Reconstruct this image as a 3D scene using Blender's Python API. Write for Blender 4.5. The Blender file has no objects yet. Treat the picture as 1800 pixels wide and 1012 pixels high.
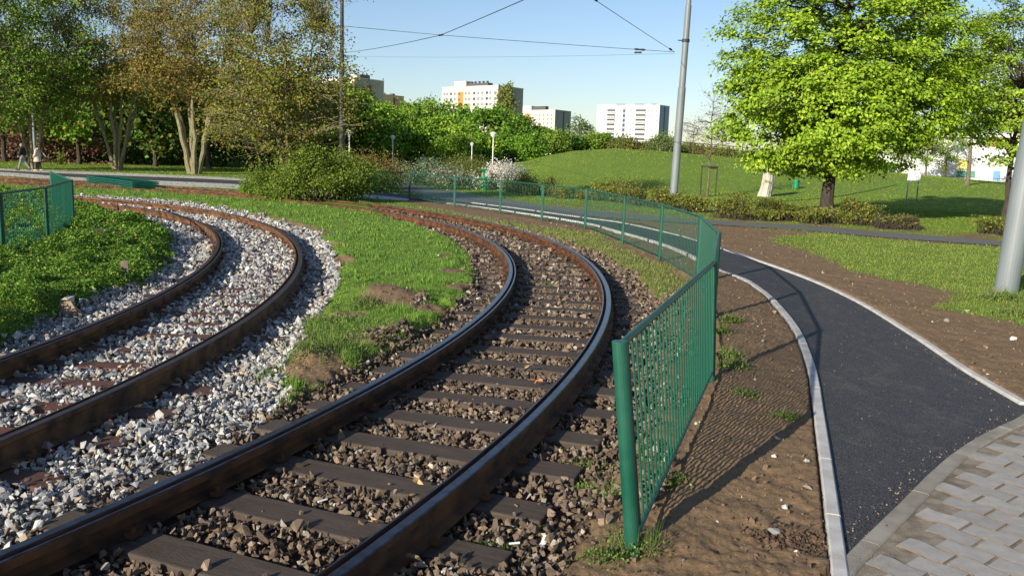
import bpy, bmesh, math, random
import numpy as np
from mathutils import Vector, Matrix
R = math.radians
random.seed(7); rng = np.random.default_rng(7)
C = bpy.context.scene.collection
sc = bpy.context.scene

# ---------------------------------------------------------------- camera, sky, sun
FPX, HOR, ROLL, CZ = 1500.0, 235.0, R(1.8), 2.07
PITCH = math.atan2(HOR, FPX)
cd = bpy.data.cameras.new("camera"); cam = bpy.data.objects.new("camera", cd); C.objects.link(cam)
cd.sensor_width = 36; cd.lens = FPX / 1800 * 36; cd.clip_start = 0.05; cd.clip_end = 4000
r0 = Vector((1, 0, 0)); u0 = Vector((0, math.sin(PITCH), math.cos(PITCH))); f0 = Vector((0, math.cos(PITCH), -math.sin(PITCH)))
cr = r0 * math.cos(ROLL) + u0 * math.sin(ROLL); cu = u0 * math.cos(ROLL) - r0 * math.sin(ROLL)
M = Matrix((cr, cu, -f0)).transposed().to_4x4(); M.translation = (0, 0, CZ)
cam.matrix_world = M; sc.camera = cam

SUN_EL, SUN_AZ = R(19), R(52.5)            # azimuth the light travels towards, from +X
wd = bpy.data.worlds.new("World"); sc.world = wd; wd.use_nodes = True
nt = wd.node_tree; bg = nt.nodes["Background"]
sky = nt.nodes.new("ShaderNodeTexSky"); sky.sky_type = 'NISHITA'; sky.sun_disc = False
sky.sun_elevation = SUN_EL; fx, fy = -math.cos(SUN_AZ), -math.sin(SUN_AZ)
sky.sun_rotation = math.atan2(fx, fy); sky.altitude = 50; sky.air_density = 1.0; sky.dust_density = 0.5; sky.ozone_density = 3.0
tn = nt.nodes.new('ShaderNodeMix'); tn.data_type = 'RGBA'; tn.blend_type = 'MULTIPLY'; tn.inputs[0].default_value = 1; tn.inputs[7].default_value = (1.02, .96, .98, 1)
nt.links.new(sky.outputs[0], tn.inputs[6]); nt.links.new(tn.outputs[2], bg.inputs[0]); bg.inputs[1].default_value = 0.11
sl = bpy.data.lights.new("sun", 'SUN'); sl.energy = 5.0; sl.angle = R(0.35); sl.color = (1.0, 0.90, 0.76)
so = bpy.data.objects.new("sun", sl); C.objects.link(so)
so.rotation_euler = Vector((-fx * math.cos(SUN_EL), -fy * math.cos(SUN_EL), -math.sin(SUN_EL))).to_track_quat('-Z', 'Y').to_euler()
sc.view_settings.view_transform = 'Standard'; sc.view_settings.look = 'None'; sc.view_settings.exposure = 0.42; sc.view_settings.gamma = 1

# ---------------------------------------------------------------- helpers
def G(px, py, z=0.0):
    """world point at height z seen at photo pixel (px, py)"""
    x = px - 900; y = py - 506; c, s = math.cos(ROLL), math.sin(ROLL)
    xr = x * c + y * s; yr = -x * s + y * c
    d = (xr, FPX * math.cos(PITCH) - yr * math.sin(PITCH), -FPX * math.sin(PITCH) - yr * math.cos(PITCH))
    k = (z - CZ) / d[2]
    return np.array([d[0] * k, d[1] * k])
def W(px, py, dist):
    """world point at forward distance dist (any height) seen at photo pixel"""
    x = px - 900; y = py - 506; c, s = math.cos(ROLL), math.sin(ROLL)
    xr = x * c + y * s; yr = -x * s + y * c
    d = (xr, FPX * math.cos(PITCH) - yr * math.sin(PITCH), -FPX * math.sin(PITCH) - yr * math.cos(PITCH))
    k = dist / d[1]
    return np.array([d[0] * k, dist, CZ + d[2] * k])
def GP(pts, z=0.0): return np.array([G(a, b, z) for a, b in pts])

def vnoise(x, y, seed=0):
    xi = np.floor(x).astype(np.int64); yi = np.floor(y).astype(np.int64); xf = x - xi; yf = y - yi
    u = xf * xf * (3 - 2 * xf); v = yf * yf * (3 - 2 * yf)
    def h(a, b):
        n = (a * 374761393 + b * 668265263 + seed * 974634777) & 0xffffffff
        n = ((n ^ (n >> 13)) * 1274126177) & 0xffffffff
        n = n ^ (n >> 16)
        return (n & 0xffff) / 65535.0
    return (h(xi, yi) * (1 - u) + h(xi + 1, yi) * u) * (1 - v) + (h(xi, yi + 1) * (1 - u) + h(xi + 1, yi + 1) * u) * v
def fbm(x, y, s, o=4, seed=0):
    r = 0; a = 0.5; t = 0
    for i in range(o):
        r = r + a * vnoise(x * s + 17.3 * i, y * s - 9.1 * i, seed + i); t += a; a *= 0.5; s *= 2.1
    return r / t
def sstep(e0, e1, x):
    t = np.clip((x - e0) / (e1 - e0), 0, 1); return t * t * (3 - 2 * t)
def sdpoly(P, poly):
    """signed distance to polygon, positive inside"""
    P = np.asarray(P, float); out = np.full(len(P), 1e9); ins = np.zeros(len(P), bool)
    a = np.asarray(poly, float); b = np.roll(a, -1, 0)
    for p, q in zip(a, b):
        d = q - p; L = d @ d + 1e-12
        t = np.clip(((P - p) @ d) / L, 0, 1)
        out = np.minimum(out, np.hypot(P[:, 0] - p[0] - d[0] * t, P[:, 1] - p[1] - d[1] * t))
        cnd = ((p[1] > P[:, 1]) != (q[1] > P[:, 1]))
        with np.errstate(divide='ignore', invalid='ignore'):
            xc = (q[0] - p[0]) * (P[:, 1] - p[1]) / (q[1] - p[1] + 1e-15) + p[0]
        ins ^= cnd & (P[:, 0] < xc)
    return np.where(ins, out, -out)
def catmull(P, n=12):
    P = np.asarray(P, float); P = np.vstack([2 * P[0] - P[1], P, 2 * P[-1] - P[-2]]); out = []
    for i in range(1, len(P) - 2):
        a, b, c_, d = P[i - 1:i + 3]
        for k in range(n):
            t = k / n
            out.append(0.5 * ((2 * b) + (-a + c_) * t + (2 * a - 5 * b + 4 * c_ - d) * t * t + (-a + 3 * b - 3 * c_ + d) * t ** 3))
    out.append(P[-2]); return np.array(out)
def offset(P, o):
    T = np.gradient(P[:, :2], axis=0); T /= np.hypot(*T.T)[:, None] + 1e-9
    return P[:, :2] + np.stack([-T[:, 1], T[:, 0]], 1) * o

class Acc:
    def __init__(s): s.v = []; s.f = {}; s.n = 0; s.c = []; s.mi = {}
    def add(s, v, f, col=None, mi=0):
        v = np.asarray(v, float).reshape(-1, 3); f = np.asarray(f, np.int64)
        k = f.shape[1]; s.f.setdefault(k, []).append(f + s.n); s.mi.setdefault(k, []).append(np.full(len(f), mi)); s.v.append(v); s.n += len(v)
        if col is None: col = np.full((len(v), 3), 0.5)
        col = np.asarray(col, float)
        if col.ndim == 1: col = np.tile(col, (len(v), 1))
        s.c.append(col)
    def box(s, c, h, rz=0, mi=0, col=None, tilt=None):
        x, y, z = h; V = np.array([(i, j, k) for i in (-x, x) for j in (-y, y) for k in (-z, z)], float)
        if tilt is not None: V = V @ np.array(tilt).T
        cs, sn = math.cos(rz), math.sin(rz); V = np.stack([V[:, 0] * cs - V[:, 1] * sn, V[:, 0] * sn + V[:, 1] * cs, V[:, 2]], 1) + np.array(c)
        s.add(V, [(0, 1, 3, 2), (4, 6, 7, 5), (0, 4, 5, 1), (2, 3, 7, 6), (0, 2, 6, 4), (1, 5, 7, 3)], col, mi)
    def tube(s, P, rad, n=8, caps=True, mi=0, col=None):
        P = np.asarray(P, float); m = len(P); rad = np.broadcast_to(np.asarray(rad, float), (m,))
        T = np.gradient(P, axis=0); T /= np.linalg.norm(T, axis=1)[:, None] + 1e-12
        ref = np.array([0, 0, 1.0]) if abs(T[:, 2]).mean() < 0.8 else np.array([1.0, 0, 0])
        A = np.cross(T, ref); A /= np.linalg.norm(A, axis=1)[:, None] + 1e-12; B = np.cross(T, A)
        an = np.arange(n) * 2 * math.pi / n
        V = P[:, None] + rad[:, None, None] * (A[:, None] * np.cos(an)[None, :, None] + B[:, None] * np.sin(an)[None, :, None])
        i = np.arange(m - 1)[:, None] * n; j = np.arange(n)[None]; j2 = (j + 1) % n
        F = np.stack([i + j, i + n + j, i + n + j2, i + j2], -1).reshape(-1, 4)
        s.add(V.reshape(-1, 3), F, col, mi)
        if caps:
            for e in (0, m - 1):
                s.add(V[e], [list(range(n)) if e else list(range(n))[::-1]], col, mi)
    def sweep(s, P, prof, z0=0.0, mis=None, close=True):
        """profile (u,z): u>0 towards the left normal"""
        P = np.asarray(P, float); T = np.gradient(P[:, :2], axis=0); T /= np.hypot(*T.T)[:, None] + 1e-9
        N = np.stack([-T[:, 1], T[:, 0]], 1); prof = np.asarray(prof, float); k = len(prof); m = len(P)
        z = P[:, 2] if P.shape[1] > 2 else np.zeros(m)
        V = np.zeros((m, k, 3)); V[:, :, :2] = P[:, None, :2] + N[:, None] * prof[None, :, :1]; V[:, :, 2] = z[:, None] + prof[None, :, 1] + z0
        base = s.n; s.v.append(V.reshape(-1, 3)); s.n += m * k; s.c.append(np.full((m * k, 3), 0.5))
        i = np.arange(m - 1) * k
        for j in range(k if close else k - 1):
            j2 = (j + 1) % k; F = np.stack([i + j, i + j2, i + k + j2, i + k + j], 1) + base
            s.f.setdefault(4, []).append(F); s.mi.setdefault(4, []).append(np.full(len(F), 0 if mis is None else mis[j]))
        if close:
            s.f.setdefault(k, []).append(np.array([list(range(k))[::-1]]) + base); s.mi.setdefault(k, []).append(np.zeros(1, int))
            s.f[k].append(np.array([list(range(k))]) + base + (m - 1) * k); s.mi[k].append(np.zeros(1, int))
    def build(s, name, mats, parent=None, smooth=False, colors=False, loc=None):
        V = np.vstack(s.v); me = bpy.data.meshes.new(name); loops = []; starts = []; st = 0; mi = []
        if loc is not None: V = V - np.array(loc)
        for k, L in s.f.items():
            F = np.vstack(L); loops.append(F.ravel()); starts.append(st + np.arange(len(F)) * k); st += F.size; mi.append(np.concatenate(s.mi[k]))
        loops = np.concatenate(loops); starts = np.concatenate(starts); mi = np.concatenate(mi)
        me.vertices.add(len(V)); me.vertices.foreach_set("co", V.astype(np.float32).ravel())
        me.loops.add(len(loops)); me.loops.foreach_set("vertex_index", loops.astype(np.int32))
        me.polygons.add(len(starts)); me.polygons.foreach_set("loop_start", starts.astype(np.int32))
        me.polygons.foreach_set("material_index", mi.astype(np.int32))
        me.polygons.foreach_set("use_smooth", np.full(len(starts), bool(smooth)))
        me.update(calc_edges=True)
        if colors:
            ca = me.color_attributes.new("tint", 'FLOAT_COLOR', 'POINT'); cc = np.ones((len(V), 4), np.float32); cc[:, :3] = np.vstack(s.c); ca.data.foreach_set("color", cc.ravel())
        for m in (mats if isinstance(mats, (list, tuple)) else [mats]): me.materials.append(m)
        o = bpy.data.objects.new(name, me); C.objects.link(o)
        if loc is not None and parent is None: o.location = loc
        if parent is not None: o.parent = parent; 
        return o
def tag(o, label=None, cat=None, group=None, kind=None):
    if label: o["label"] = label
    if cat: o["category"] = cat
    if group: o["group"] = group
    if kind: o["kind"] = kind
    return o
def thing(name, label, cat, loc=(0, 0, 0), group=None, rz=0):
    o = bpy.data.objects.new(name, None); C.objects.link(o); o.location = [float(t) for t in loc]; o.rotation_euler = (0, 0, rz); o.empty_display_size = .2
    return tag(o, label, cat, group)

# ---------------------------------------------------------------- materials
def mat(name, col, rough=0.8, var=None, scale=5.0, bump=0.0, bscale=30.0, metal=0.0, tint=False, spec=0.5, detail=6, thr=(0.35, 0.65), trans=0.0, coords='Object', stretch=None):
    m = bpy.data.materials.new(name); m.use_nodes = True; t = m.node_tree; b = t.nodes["Principled BSDF"]
    b.inputs["Roughness"].default_value = rough; b.inputs["Metallic"].default_value = metal; b.inputs["Specular IOR Level"].default_value = spec
    b.inputs["Base Color"].default_value = (*col, 1)
    tc = t.nodes.new("ShaderNodeNewGeometry") if coords == 'World' else t.nodes.new("ShaderNodeTexCoord"); src = tc.outputs["Position"] if coords == 'World' else tc.outputs["Object"]
    if stretch:
        mp = t.nodes.new("ShaderNodeMapping"); mp.inputs["Scale"].default_value = stretch; t.links.new(src, mp.inputs[0]); src = mp.outputs[0]
    out = None
    if var is not None:
        n = t.nodes.new("ShaderNodeTexNoise"); n.inputs["Scale"].default_value = scale; n.inputs["Detail"].default_value = detail; t.links.new(src, n.inputs["Vector"])
        rp = t.nodes.new("ShaderNodeValToRGB"); rp.color_ramp.elements[0].position = thr[0]; rp.color_ramp.elements[1].position = thr[1]
        rp.color_ramp.elements[0].color = (*col, 1); rp.color_ramp.elements[1].color = (*var, 1)
        t.links.new(n.outputs[0], rp.inputs[0]); out = rp.outputs[0]
    if tint:
        a = t.nodes.new("ShaderNodeAttribute"); a.attribute_name = "tint"
        if out is None: out = a.outputs["Color"]
        else:
            mx = t.nodes.new("ShaderNodeMix"); mx.data_type = 'RGBA'; mx.blend_type = 'MULTIPLY'; mx.inputs[0].default_value = 1
            t.links.new(out, mx.inputs[6]); t.links.new(a.outputs["Color"], mx.inputs[7]); out = mx.outputs[2]
    if out is not None: t.links.new(out, b.inputs["Base Color"])
    if bump:
        n2 = t.nodes.new("ShaderNodeTexNoise"); n2.inputs["Scale"].default_value = bscale; n2.inputs["Detail"].default_value = 8; t.links.new(src, n2.inputs["Vector"])
        bp = t.nodes.new("ShaderNodeBump"); bp.inputs["Strength"].default_value = 1; bp.inputs["Distance"].default_value = bump
        t.links.new(n2.outputs[0], bp.inputs["Height"]); t.links.new(bp.outputs[0], b.inputs["Normal"])
    if trans:
        tr = t.nodes.new("ShaderNodeBsdfTranslucent"); ms = t.nodes.new("ShaderNodeMixShader"); ms.inputs[0].default_value = trans
        if out is not None: t.links.new(out, tr.inputs[0])
        else: tr.inputs[0].default_value = (*col, 1)
        t.links.new(b.outputs[0], ms.inputs[1]); t.links.new(tr.outputs[0], ms.inputs[2]); t.links.new(ms.outputs[0], t.nodes["Material Output"].inputs[0])
    return m
mLeaf = mat("leaf", (1, 1, 1), 0.55, tint=True, trans=0.22, spec=0.25)
mBlade = mat("blade", (1, 1, 1), 0.6, tint=True, trans=0.25, spec=0.2)
mBark = mat("bark", (.11, .085, .055), .9, (.20, .165, .11), 3, .02, 25, stretch=(4, 4, 1))
mBarkDark = mat("bark_dark", (.035, .027, .02), .9, (.07, .055, .04), 3, .02, 25, stretch=(4, 4, 1))
mBarkOl = mat("bark_olive", (.17, .15, .075), .9, (.27, .24, .14), 3, .02, 25, stretch=(4, 4, 1))
mBarkPale = mat("bark_pale", (.62, .57, .48), .9, (.40, .36, .30), 3, .03, 8, stretch=(3, 3, .6))
mStone = mat("stone", (.8, .8, .8), .85, (1.0, 1.0, 1.0), 60, .004, 200, tint=True, coords='World')
mRust = mat("rust", (.16, .062, .017), .8, (.032, .014, .007), 5, .003, 60)
mRustB = mat("rust_pale", (.20, .09, .03), .85, (.04, .018, .009), 5, .004, 50)
mRailTop = mat("worn_steel", (.10, .10, .12), .28, (.05, .045, .045), 12, 0, metal=.85)
mRailTopB = mat("dull_steel", (.09, .062, .05), .45, (.05, .032, .025), 12, 0, metal=.5)
mGroove = mat("groove_dirt", (.03, .02, .015), .9, (.10, .045, .02), 6)
mWood = mat("sleeper_wood", (.055, .038, .026), .8, (.085, .064, .046), 3, .006, 30, stretch=(1, 9, 9))
mWoodB = mat("sleeper_red", (.13, .05, .028), .8, (.075, .04, .028), 3, .006, 30)
mGreen = mat("green_paint", (.003, .075, .045), .42, (.018, .105, .070), 5, .0006, 90, spec=.45, detail=9)
mGreenBar = mat("green_wire", (.003, .088, .052), .4)
mPole = mat("pole_paint", (.21, .24, .25), .45, (.16, .19, .20), 2.5, .001, 40, stretch=(1, 1, .3))
mPoleDark = mat("pole_dark", (.018, .02, .022), .6, (.05, .05, .05), 4)
mWire = mat("wire", (.03, .03, .03), .6)
mSteel = mat("galvanised", (.32, .33, .34), .5)
mLampW = mat("lamp_white", (.78, .78, .75), .4)
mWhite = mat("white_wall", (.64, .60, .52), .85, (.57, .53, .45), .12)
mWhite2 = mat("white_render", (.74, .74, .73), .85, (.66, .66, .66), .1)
mWhiteShade = mat("white_wall_shaded", (.33, .33, .28), .85, (.28, .28, .25), .1)  # sunless sides of the white blocks, shade painted into the wall colour
mGreyB = mat("shaded_wall_and_bluegrey_panel", (.34, .37, .46), .85)  # shade painted into the bright block's side wall; also plain strip and panel colour
mCream = mat("cream_wall", (.50, .42, .20), .85)
mOrange = mat("orange_panel", (.68, .24, .06), .8)
mBrickP = mat("brick_panel", (.26, .05, .03), .8)
mGlass = mat("window_glass", (.07, .08, .09), .12, spec=.8)
mGlassW = mat("window_pale", (.24, .26, .28), .3)
mFrameW = mat("window_frame", (.8, .8, .8), .6)
mRoofD = mat("roof_dark", (.09, .09, .095), .8)

# ground shader: zones come from the mesh colour attribute (r grass, g white gravel dust, b brown gravel)
def ground_mat():
    m = bpy.data.materials.new("soil_and_grass"); m.use_nodes = True; t = m.node_tree; b = t.nodes["Principled BSDF"]; b.inputs["Roughness"].default_value = .95; b.inputs["Specular IOR Level"].default_value = .15
    g = t.nodes.new("ShaderNodeNewGeometry"); at = t.nodes.new("ShaderNodeAttribute"); at.attribute_name = "tint"
    sp = t.nodes.new("ShaderNodeSeparateColor"); t.links.new(at.outputs["Color"], sp.inputs[0])
    def noise(s, d=6, rough=.6):
        n = t.nodes.new("ShaderNodeTexNoise"); n.inputs["Scale"].default_value = s; n.inputs["Detail"].default_value = d; n.inputs["Roughness"].default_value = rough; t.links.new(g.outputs["Position"], n.inputs["Vector"]); return n.outputs[0]
    def ramp(f, stops):
        r = t.nodes.new("ShaderNodeValToRGB"); cr_ = r.color_ramp
        while len(cr_.elements) < len(stops): cr_.elements.new(.5)
        for e, (p, c_) in zip(cr_.elements, stops): e.position = p; e.color = (*c_, 1)
        t.links.new(f, r.inputs[0]); return r.outputs[0]
    def mix(f, a, b_):
        x = t.nodes.new("ShaderNodeMix"); x.data_type = 'RGBA'; t.links.new(f, x.inputs[0]); t.links.new(a, x.inputs[6]); t.links.new(b_, x.inputs[7]); return x.outputs[2]
    soil = mix(noise(.9, 5), ramp(noise(38, 8, .7), [(.25, (.10, .062, .032)), (.5, (.205, .135, .072)), (.66, (.28, .19, .108)), (.76, (.43, .34, .23))]),
               ramp(noise(60, 8, .7), [(.3, (.14, .09, .048)), (.62, (.31, .215, .125)), (.75, (.48, .39, .27))]))
    gr = mix(noise(.35, 6, .65), ramp(noise(14, 10, .75), [(.3, (.06, .14, .018)), (.5, (.125, .235, .032)), (.7, (.23, .32, .055))]),
             ramp(noise(22, 10, .75), [(.3, (.10, .18, .022)), (.55, (.20, .27, .038)), (.72, (.32, .33, .07))]))
    col = mix(sp.outputs[0], soil, gr)
    col = mix(sp.outputs[1], col, ramp(noise(55, 4), [(.3, (.03, .025, .02)), (.6, (.14, .12, .10)), (.75, (.30, .28, .25))]))
    col = mix(sp.outputs[2], col, ramp(noise(55, 4), [(.3, (.02, .014, .009)), (.6, (.07, .045, .028)), (.75, (.14, .10, .06))]))
    t.links.new(col, b.inputs["Base Color"])
    bp = t.nodes.new("ShaderNodeBump"); bp.inputs["Distance"].default_value = .010; bp.inputs["Strength"].default_value = .9; t.links.new(noise(42, 9, .75), bp.inputs["Height"])
    bp2 = t.nodes.new("ShaderNodeBump"); bp2.inputs["Distance"].default_value = .014; bp2.inputs["Strength"].default_value = .6; t.links.new(noise(5, 6, .7), bp2.inputs["Height"]); t.links.new(bp.outputs[0], bp2.inputs["Normal"])
    t.links.new(bp2.outputs[0], b.inputs["Normal"]); return m

# ---------------------------------------------------------------- track curves
class Curve:
    def __init__(s, p, Lt, back=8.0, n=230, ext=0.0):
        k = p[3:]; kn = np.linspace(0, Lt, len(k)); S = np.linspace(-back, Lt + ext, n); ks = np.interp(S, kn, k); ds = S[1] - S[0]
        th = np.concatenate([[0], np.cumsum((ks[1:] + ks[:-1]) / 2)]) * ds; x = np.concatenate([[0], np.cumsum(np.cos((th[1:] + th[:-1]) / 2))]) * ds; y = np.concatenate([[0], np.cumsum(np.sin((th[1:] + th[:-1]) / 2))]) * ds
        i0 = int(round(back / ds)); a = p[2] - th[i0]; c_, s_ = math.cos(a), math.sin(a)
        X = x * c_ - y * s_; Y = x * s_ + y * c_; X += p[0] - X[i0]; Y += p[1] - Y[i0]
        s.P = np.stack([X, Y], 1); s.th = th + a; s.S = S; s.N = np.stack([-np.sin(s.th), np.cos(s.th)], 1)
    def sd(s, Q):
        Q = np.asarray(Q, float); so_ = np.empty(len(Q)); do = np.empty(len(Q)); K = 10; co = s.P[::K]; m = len(s.P)
        for a in range(0, len(Q), 40000):
            q = Q[a:a + 40000]; j = ((q[:, 0:1] - co[None, :, 0]) ** 2 + (q[:, 1:2] - co[None, :, 1]) ** 2).argmin(1) * K
            idx = np.clip(j[:, None] + np.arange(-K, K + 1)[None], 0, m - 1); D = (q[:, 0:1] - s.P[idx, 0]) ** 2 + (q[:, 1:2] - s.P[idx, 1]) ** 2; i = idx[np.arange(len(q)), D.argmin(1)]
            v = q - s.P[i]; do[a:a + 40000] = (v * s.N[i]).sum(1); T = np.stack([s.N[i, 1], -s.N[i, 0]], 1); so_[a:a + 40000] = s.S[i] + (v * T).sum(1)
        return so_, do
    def at(s, S, o=0.0):
        x = np.interp(S, s.S, s.P[:, 0]); y = np.interp(S, s.S, s.P[:, 1]); th = np.interp(S, s.S, s.th)
        return np.stack([x - np.sin(th) * o, y + np.cos(th) * o], -1), th
cA = Curve([-2.0897, 2.6433, 1.0961, 0.0399, 0.0386, 0.0405, 0.0431, 0.0422, 0.0411, 0.04, 0.039, 0.0379], 42, back=5, ext=10)
cB = Curve([-7.0814, -1.9863, 0.982, 0.0455, 0.0524, 0.0547, 0.0407, 0.0342, 0.0403, 0.0536, 0.060, 0.060], 36, back=2, ext=6)

# ---------------------------------------------------------------- plan outlines (points on the ground)
pWhite = GP([(-300, 720), (0, 600), (60, 568), (130, 542), (190, 512), (250, 496), (290, 470), (303, 432), (285, 400), (200, 374), (128, 354), (20, 350), (20, 338), (128, 343), (300, 350), (400, 366), (440, 377), (530, 398), (575, 428), (597, 470), (585, 520), (545, 565), (520, 600), (503, 640), (520, 682), (470, 728), (380, 790), (250, 868), (130, 918), (0, 985), (-200, 1080)])
pLawnL = GP([(128, 368), (200, 380), (262, 394), (300, 416), (303, 442), (285, 472), (243, 495), (185, 508), (125, 536), (55, 566), (0, 600), (-300, 720), (-900, 420), (-200, 330), (128, 346)])
pIsle = GP([(640, 352), (700, 385), (762, 402), (802, 427), (832, 465), (838, 495), (795, 532), (750, 575), (690, 610), (625, 640), (545, 668), (512, 690), (500, 655), (515, 600), (545, 565), (585, 520), (597, 470), (575, 428), (530, 400), (440, 378), (400, 366), (300, 350), (128, 340), (0, 330), (-400, 318), (-400, 308), (0, 316), (430, 340), (560, 345)])
pSoilR = GP([(640, 340), (820, 357), (1000, 378), (1240, 394), (1550, 417), (1800, 436), (2300, 480), (2600, 1500), (200, 1500), (600, 1050), (1000, 700), (1085, 600), (1090, 520), (1060, 465), (1000, 425), (900, 395), (760, 366)])
pLawnR = GP([(1350, 420), (1440, 448), (1500, 474), (1570, 492), (1625, 500), (1690, 522), (1665, 545), (1740, 560), (1850, 585), (2400, 640), (2300, 480), (1800, 438), (1700, 432), (1560, 420), (1450, 410)])
pWeeds = GP([(690, 362), (780, 372), (860, 384), (960, 398), (1060, 412), (1130, 450), (1190, 476), (1215, 500), (1150, 540), (1095, 510), (1050, 460), (1000, 430), (930, 405), (850, 388), (760, 372)])
soilSpots = [(G(662, 520), .55), (G(695, 536), .55), (G(580, 432), .5), (G(585, 460), .5), (G(800, 480), .35), (G(815, 510), .4), (G(545, 640), .34), (G(520, 610), .28), (G(215, 421), .8), (G(60, 360), 1.5), (G(780, 455), .3), (G(760, 548), .35), (G(720, 590), .4), (G(650, 600), .35), (G(500, 395), .5), (G(560, 415), .4), (G(610, 560), .3), (G(560, 655), .4)]
inner = catmull(GP([(-300, 290), (0, 303), (130, 312), (425, 325), (640, 342), (740, 352), (830, 363.4), (900, 373), (1025, 392.5), (1092, 410), (1155, 427.5), (1212, 450), (1265, 478), (1310, 495), (1350, 523), (1385, 562), (1408, 600), (1428, 660), (1440, 740), (1455, 850), (1475, 1012), (1490, 1180)]))
outer = catmull(GP([(-300, 287), (0, 300), (130, 306), (425, 318), (640, 334.5), (740, 346), (830, 357.5), (900, 366), (1025, 383.5), (1092, 392.5), (1160, 407), (1212, 420), (1265, 437), (1400, 484), (1500, 528), (1600, 588), (1700, 655), (1800, 714)]))
pavk = catmull(GP([(1425, 1090), (1492, 1000), (1545, 945), (1600, 890), (1650, 838), (1700, 795), (1750, 765), (1800, 742)]))
pavk = np.vstack([pavk, [[4.75, 7.33], [5.4, 7.75], [7.5, 8.6], [11, 9.6]]])
tip = 0
i_in = np.argmin(np.hypot(*(inner - pavk[10]).T))
pAsph = np.vstack([inner[:-14], pavk[10:-3], outer[::-1]]); pAsphS = np.vstack([inner[:-14][::5], pavk[10:-3][::3], outer[::-1][::5]])
pOldU = GP([(640, 306), (665, 311), (700, 318), (760, 328), (830, 342), (900, 352), (960, 361), (1050, 371), (1150, 380), (1260, 388), (1400, 395), (1560, 408), (1760, 424), (1900, 436), (2300, 460)])
pOldL = GP([(640, 311), (660, 320), (700, 333), (760, 346), (820, 356), (900, 364), (1000, 377), (1100, 385), (1240, 394), (1400, 404), (1550, 417), (1760, 432), (1900, 444), (2300, 470)])
pOld = np.vstack([catmull(pOldU, 6), catmull(pOldL, 6)[::-1]]); pOldS = np.vstack([pOldU, pOldL[::-1]])

def mound(x, y):
    xs = [-14, -6, 0.8, 3.2, 5.3, 9, 14, 21, 26.7, 37, 48, 62]; hs = [0, .3, 1.35, 2.07, 2.5, 2.84, 2.7, 2.3, 1.9, 1.3, .6, 0]
    return np.interp(x * 80 / np.clip(y, 40, 90), xs, hs) * sstep(50, 80, y) * (1 - sstep(105, 150, y))
def zones(X, Y):
    """grass, white, brown masks and height"""
    P = np.stack([X, Y], 1); d = np.hypot(X, Y); n1 = fbm(X, Y, 1.3, 4, 3) - .5; n2 = fbm(X, Y, 6, 4, 9) - .5
    far = d > 75; near = ~far
    g = np.ones(len(X)); w = np.zeros(len(X)); b = np.zeros(len(X)); z = mound(X, Y)
    Pn = P[near]; wob = (n1 * .55 + n2 * .35)[near]
    sA, dA = cA.sd(Pn); sB, dB = cB.sd(Pn)
    sw = sdpoly(Pn, pWhite); sl_ = sdpoly(Pn, pLawnL); si = sdpoly(Pn, pIsle); sr = sdpoly(Pn, pSoilR); slr = sdpoly(Pn, pLawnR); swd = sdpoly(Pn, pWeeds)
    sas = sdpoly(Pn, pAsphS); sol = sdpoly(Pn, pOldS)
    gg = np.ones(len(Pn)); zz = np.zeros(len(Pn))
    onC = (sA < 50) & (sB < 40)
    bedA = (1 - sstep(1.35, 1.55, np.abs(dA + .08) + wob * .5)) * onC
    bedW = sstep(-.10, .10, sw + wob * .75)
    # grass mask
    gg = np.where(sr + wob * .6 > 0, 0.0, gg)
    gg = np.maximum(gg, 0); sm = sstep(-.25, .25, slr + wob * 2.2); gg = np.maximum(gg * (sr + wob * .6 <= 0), sm)
    gg = np.maximum(gg, sstep(-.3, .3, swd + wob * 1.6 - .08) * .72)
    strip = (sdpoly(Pn, np.vstack([pOldU[6:], pOldU[6:][::-1] + np.array([.6, 2.6])])) > 0)
    gg = np.where(strip, np.clip(.45 + n1[near] * 2.5, 0, 1), gg)
    gg = gg * (1 - bedA * (si < .1)) * (1 - bedW * (sl_ < 0) * (si < .05))
    edge = (np.abs(dB + 1.5) < .55) & (Pn[:, 1] > 20) & (sw < 0) & (sl_ < 0); gg = np.where(edge & (wob > -.22), gg * .15, gg)
    for c_, r_ in soilSpots: gg = gg * sstep(.6, 1.0, np.hypot(*(Pn - c_).T) / r_ + wob * .9)
    ia = sstep(0, .30, si + wob * 1.1); la = sstep(-.05, .28, sl_ + wob * .35)
    zz -= .10 * np.maximum(bedA * (1 - ia), bedW * (1 - la) * (1 - ia))
    zz += ia * (.05 + .03 * n1[near]) * (Pn[:, 1] < 40) + la * .13
    for c_, r_, h_ in ((G(672, 528), .75, .18), (G(540, 640), .6, .10), (G(590, 455), .5, .07)): zz += h_ * np.exp(-(np.hypot(*(Pn - c_).T) / r_) ** 2 * 2)
    soil = (1 - gg) * (1 - bedA) * (1 - bedW)
    zz += soil * (n2[near] * .034 + (fbm(Pn[:, 0], Pn[:, 1], 22, 3, 5) - .5) * .028 + n1[near] * .05) + gg * n2[near] * .04
    # soft ledge under the near fence
    zz += np.where(sr > 0, 1, 0) * .035 * sstep(.0, .12, -sdpoly(Pn, np.vstack([fence_line, fence_line[::-1] + np.array([-6, 0])]))) * (Pn[:, 1] < 16)
    pv = sdpoly(Pn, np.vstack([pavk[::4], pavk[-3:], [[11, -3], [1, -3]]]))
    zz = np.where(sas > -.06, -.03, zz); zz = np.where(sol > -.15, np.minimum(zz, -.02), zz); zz = np.where(pv > -.07, -.02 + n2[near] * .012, zz)
    gg = np.where(pv > 0, 0, gg)
    g[near] = gg; w[near] = bedW * (1 - np.maximum(la, ia * (gg > .3))); b[near] = bedA * (1 - ia) * (1 - w[near]); z[near] += zz
    return g, w, b, z
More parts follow.
